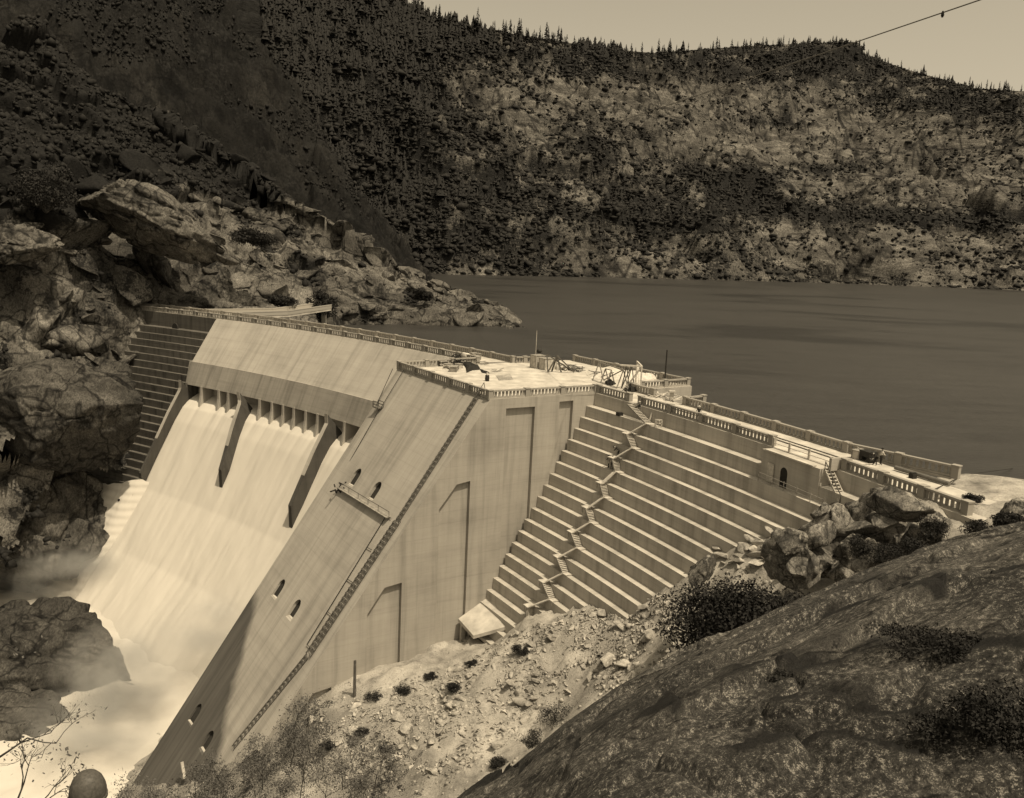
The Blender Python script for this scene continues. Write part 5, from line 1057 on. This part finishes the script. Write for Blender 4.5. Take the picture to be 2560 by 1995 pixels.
mb = MB(); rad, tan, up = axes(21.2); mb.box(Vector(D(21.3, 4.4, .25)), (.5, .6, .5), (rad, tan, up)); mb.box(Vector(D(21.3, 4.4, .55)), (.6, .3, .15), (rad, tan, up)); tag(mb.build('pump', M['iron']), 'small dark pump at the end of the pipe on the crest road', 'pump')
mb = MB(); mb.beam(D(20.3, -2.6, -1.5), D(20.0, 1.6, .5), 1.5, .15); mb.beam(D(20.3, -2.4, -3.0), D(20.2, -.8, -.8), .12); tag(mb.build('loading_ramp', M['wood_mid']), 'tilted timber loading ramp against the far parapet over the outcrop', 'ramp')
mb = MB(); mb.tube([at_d(2210, 993, 150), at_d(2060, 1012, 104), D(20.0, 0, .6)], .05, 5); tag(mb.build('hoist_rope', M['iron']), 'slack rope running from the loading ramp over the sandy flat', 'rope')
# overhead cable with its two carriers
CB = empty('overhead_cable', at_d(2184, -40, 70), 'overhead cableway line crossing the sky and far hillside', 'cable')
p0 = Vector(at_d(2260, -58, 60)); p1 = Vector(at_d(1020, 345, 480)); pts = []
for t in np.linspace(0, 1, 40): q = p0.lerp(p1, t); q.z -= 4*t*(1-t)*1.2; pts.append(q)
mb = MB(); mb.tube(pts, [.028 + .0002*(q - Vector(CAM)).length for q in pts], 6); mb.build('cable', M['steel'], CB)
for (x, y) in ((1950, 36), (1697, 115)):
    q = min(pts, key=lambda q: abs(to_px(np.array(q))[0] - x)); mb = MB(); d = (q - Vector(CAM)).length/600
    mb.tube([q + Vector((0,0,.1)), q + Vector((0,0,-1.4*d)), q + Vector((0,0,-2.6*d))], [.5*d, 1.0*d, .5*d], 8); mb.build('carrier', M['iron'], CB)

# lake-side ramp to the left bank and gorge rocks in the stream
FB = empty('concrete_ramp', D(58.5, 18, -1), 'concrete ramp bridging from the dam crest to the rocky left shore', 'bridge'); mb = MB(); pa = [Vector(D(60.5, 5.8, .0)), Vector(D(58.4, 20, .4)), Vector(D(59.0, 40, 1.0))]; pb = [Vector(D(58.2, 5.8, .0)), Vector(D(57.0, 19, .4)), Vector(D(57.8, 39, 1.0))]
V = pa + pb + [v - Vector((0,0,.6)) for v in pa + pb]; mb.add(V, [(0,1,4,3), (1,2,5,4), (6,9,10,7), (7,10,11,8), (0,6,7,1), (1,7,8,2), (3,4,10,9), (4,5,11,10), (0,3,9,6), (2,8,11,5)]); mb.build('ramp_deck', M['deck'], FB)
for side in (pa, pb):
    mb = MB()
    for i in range(2): mb.beam(side[i] + Vector((0,0,1.0)), side[i+1] + Vector((0,0,1.0)), .3, .25); mb.beam(side[i] + Vector((0,0,.45)), side[i+1] + Vector((0,0,.45)), .18, .9)
    mb.build('ramp_parapet', M['conc_light'], FB)
mb = MB()
for i in (1, 2): mb.beam((pa[i]+pb[i])/2, (pa[i]+pb[i])/2 - Vector((0,0,9)), 1.2, 1.2)
mb.build('ramp_piers', M['conc'], FB)
def gorge_rock(p, sc, seed, label, mat='cliff', rot=None):
    V, F = ico(6); rg = np.random.default_rng(seed)
    for k in range(14):
        nrm = rg.normal(size=3); nrm /= np.linalg.norm(nrm); d = rg.uniform(.55, .9); e = V@nrm - d; V = np.where((e > 0)[:, None], V - nrm*(e*.95)[:, None], V)
    fa_, fe_ = facets(V*2.4 + seed, seed, 1.2); f2_, e2_ = facets(V*6 + seed, seed+3, 1.2); q_ = .4 if seed == 12 else .9 if seed == 31 else 1.0; V *= (1 + q_*(.14*fa_ + .05*f2_ - .10*np.clip(1-fe_*7, 0, 1)) + .03*fbm(V*9, 3, seed))[:, None]
    V = V*np.array(sc); V = V @ np.array(Matrix.Rotation(rot[2], 3, 'Z') @ Matrix.Rotation(rot[1], 3, 'Y') @ Matrix.Rotation(rot[0], 3, 'X')).T if rot else V
    V = V + np.array(p); return tag(link('gorge_rock', np_mesh('gorge_rock', V, F), M['dark_rock' if sc[2] in (16, 11, 12.5) else mat]), label, 'rock', 'rocks in the gorge')
gorge_rock(at_d(110, 1420, 170) + np.array([-8, 4, -5]), (24, 17, 16), 3, 'great dark rock standing in the white water at the left')
gorge_rock(at_d(80, 1112, 214) + np.array([-6, 4, -5]), (22, 14, 18), 21, 'broken dark rock under the smooth buttress beside the lowest steps')
gorge_rock(at_d(318, 466, 249), (23, 14, 9.0), 31, 'big overhanging cliff slab above the left end of the crest', 'cliff', (.1, .42, .3))
gorge_rock(at_d(30, 525, 226), (10, 9, 5), 33, 'pale flat slab high on the cliff at the left edge', 'shelf', (0, .15, 0))
gorge_rock(at_d(50, 1560, 158) + np.array([-8, 2, -2]), (19, 12, 11), 8, 'lower grey rock below the great dark rock at the left edge')
gorge_rock(at_d(150, 895, 206) + np.array([-3, 5, 0]), (19, 15, 12.5), 12, 'smooth rounded cliff buttress beside the left stepped wall')

# spray hanging over the stream and thin summer haze
def mist(p, r, dens, seed):
    V, F = ico(3); m = bpy.data.materials.new('spray'); m.use_nodes = True; t = m.node_tree; t.nodes.clear(); o = t.nodes.new('ShaderNodeOutputMaterial'); v = t.nodes.new('ShaderNodeVolumePrincipled'); t.links.new(v.outputs[0], o.inputs['Volume'])
    v.inputs['Color'].default_value = (1, .98, .92, 1); tc = t.nodes.new('ShaderNodeTexCoord'); ln = t.nodes.new('ShaderNodeVectorMath'); ln.operation = 'LENGTH'; t.links.new(tc.outputs['Object'], ln.inputs[0])
    mr = t.nodes.new('ShaderNodeMapRange'); mr.interpolation_type = 'SMOOTHSTEP'; mr.inputs[1].default_value = 1.0; mr.inputs[2].default_value = .15; t.links.new(ln.outputs['Value'], mr.inputs[0])
    nz = t.nodes.new('ShaderNodeTexNoise'); nz.inputs['Scale'].default_value = 2.2; nz.inputs['Detail'].default_value = 4; t.links.new(tc.outputs['Object'], nz.inputs['Vector']); r2 = t.nodes.new('ShaderNodeMapRange'); r2.inputs[1].default_value = .38; r2.inputs[2].default_value = .68; t.links.new(nz.outputs['Fac'], r2.inputs[0])
    mu = t.nodes.new('ShaderNodeMath'); mu.operation = 'MULTIPLY'; t.links.new(mr.outputs[0], mu.inputs[0]); t.links.new(r2.outputs[0], mu.inputs[1]); m2 = t.nodes.new('ShaderNodeMath'); m2.operation = 'MULTIPLY'; m2.inputs[1].default_value = dens; t.links.new(mu.outputs[0], m2.inputs[0]); t.links.new(m2.outputs[0], v.inputs['Density'])
    o = link('spray_mist', np_mesh('spray_mist', V, F), m); o.location = Vector([float(q) for q in p]); o.scale = r; tag(o, None, None, None, 'stuff')
mist(at_d(255, 1450, 152), (13, 12, 12), .22, 1); mist(at_d(110, 1195, 215), (24, 16, 9), .3, 2); mist(at_d(170, 1195, 212), (22, 14, 9), .25, 5); mist(at_d(440, 1345, 158), (15, 13, 9), .10, 4); mist(at_d(190, 1560, 140), (15, 10, 8), .16, 3)
HAZE = False
if HAZE:
    mb = MB(); mb.box((150, 1000, 170), (3300, 2500, 480)); hm = bpy.data.materials.new('haze'); hm.use_nodes = True; t = hm.node_tree; t.nodes.clear(); o_ = t.nodes.new('ShaderNodeOutputMaterial'); v_ = t.nodes.new('ShaderNodeVolumePrincipled'); t.links.new(v_.outputs[0], o_.inputs['Volume']); v_.inputs['Color'].default_value = (.95, .9, .8, 1); v_.inputs['Density'].default_value = .00012
    tag(mb.build('haze', hm), None, None, None, 'stuff')

# ------------------------------------------------------------------ light
SUN = Vector((.72, -.69, 0)).normalized(); EL = math.radians(66)
sdir = Vector((SUN.x*math.cos(EL), SUN.y*math.cos(EL), math.sin(EL)))
sl_ = bpy.data.lights.new('sun', 'SUN'); sl_.energy = 3.7; sl_.angle = math.radians(.5); sl_.color = (1, .85, .62)
so = bpy.data.objects.new('sun', sl_); COL.objects.link(so); so.rotation_euler = (-sdir).to_track_quat('-Z', 'Y').to_euler()
W = bpy.data.worlds.new('World'); SC.world = W; W.use_nodes = True; nt = W.node_tree; bg = nt.nodes['Background']
sk = nt.nodes.new('ShaderNodeTexSky'); sk.sky_type = 'NISHITA'; sk.sun_disc = False; sk.sun_elevation = EL; sk.sun_rotation = math.atan2(SUN.x, SUN.y); sk.dust_density = 3.0
bw = nt.nodes.new('ShaderNodeRGBToBW'); nt.links.new(sk.outputs[0], bw.inputs[0])
mx = nt.nodes.new('ShaderNodeMix'); mx.data_type = 'RGBA'; mx.blend_type = 'MULTIPLY'; mx.inputs[0].default_value = 1; nt.links.new(bw.outputs[0], mx.inputs[6]); mx.inputs[7].default_value = (1.0, .86, .62, 1)
nt.links.new(mx.outputs[2], bg.inputs[0]); bg.inputs[1].default_value = .15
SC.view_settings.view_transform = 'Standard'; SC.view_settings.look = 'None'; SC.view_settings.exposure = .25; SC.view_settings.gamma = 1
SC.cycles.max_bounces = 6
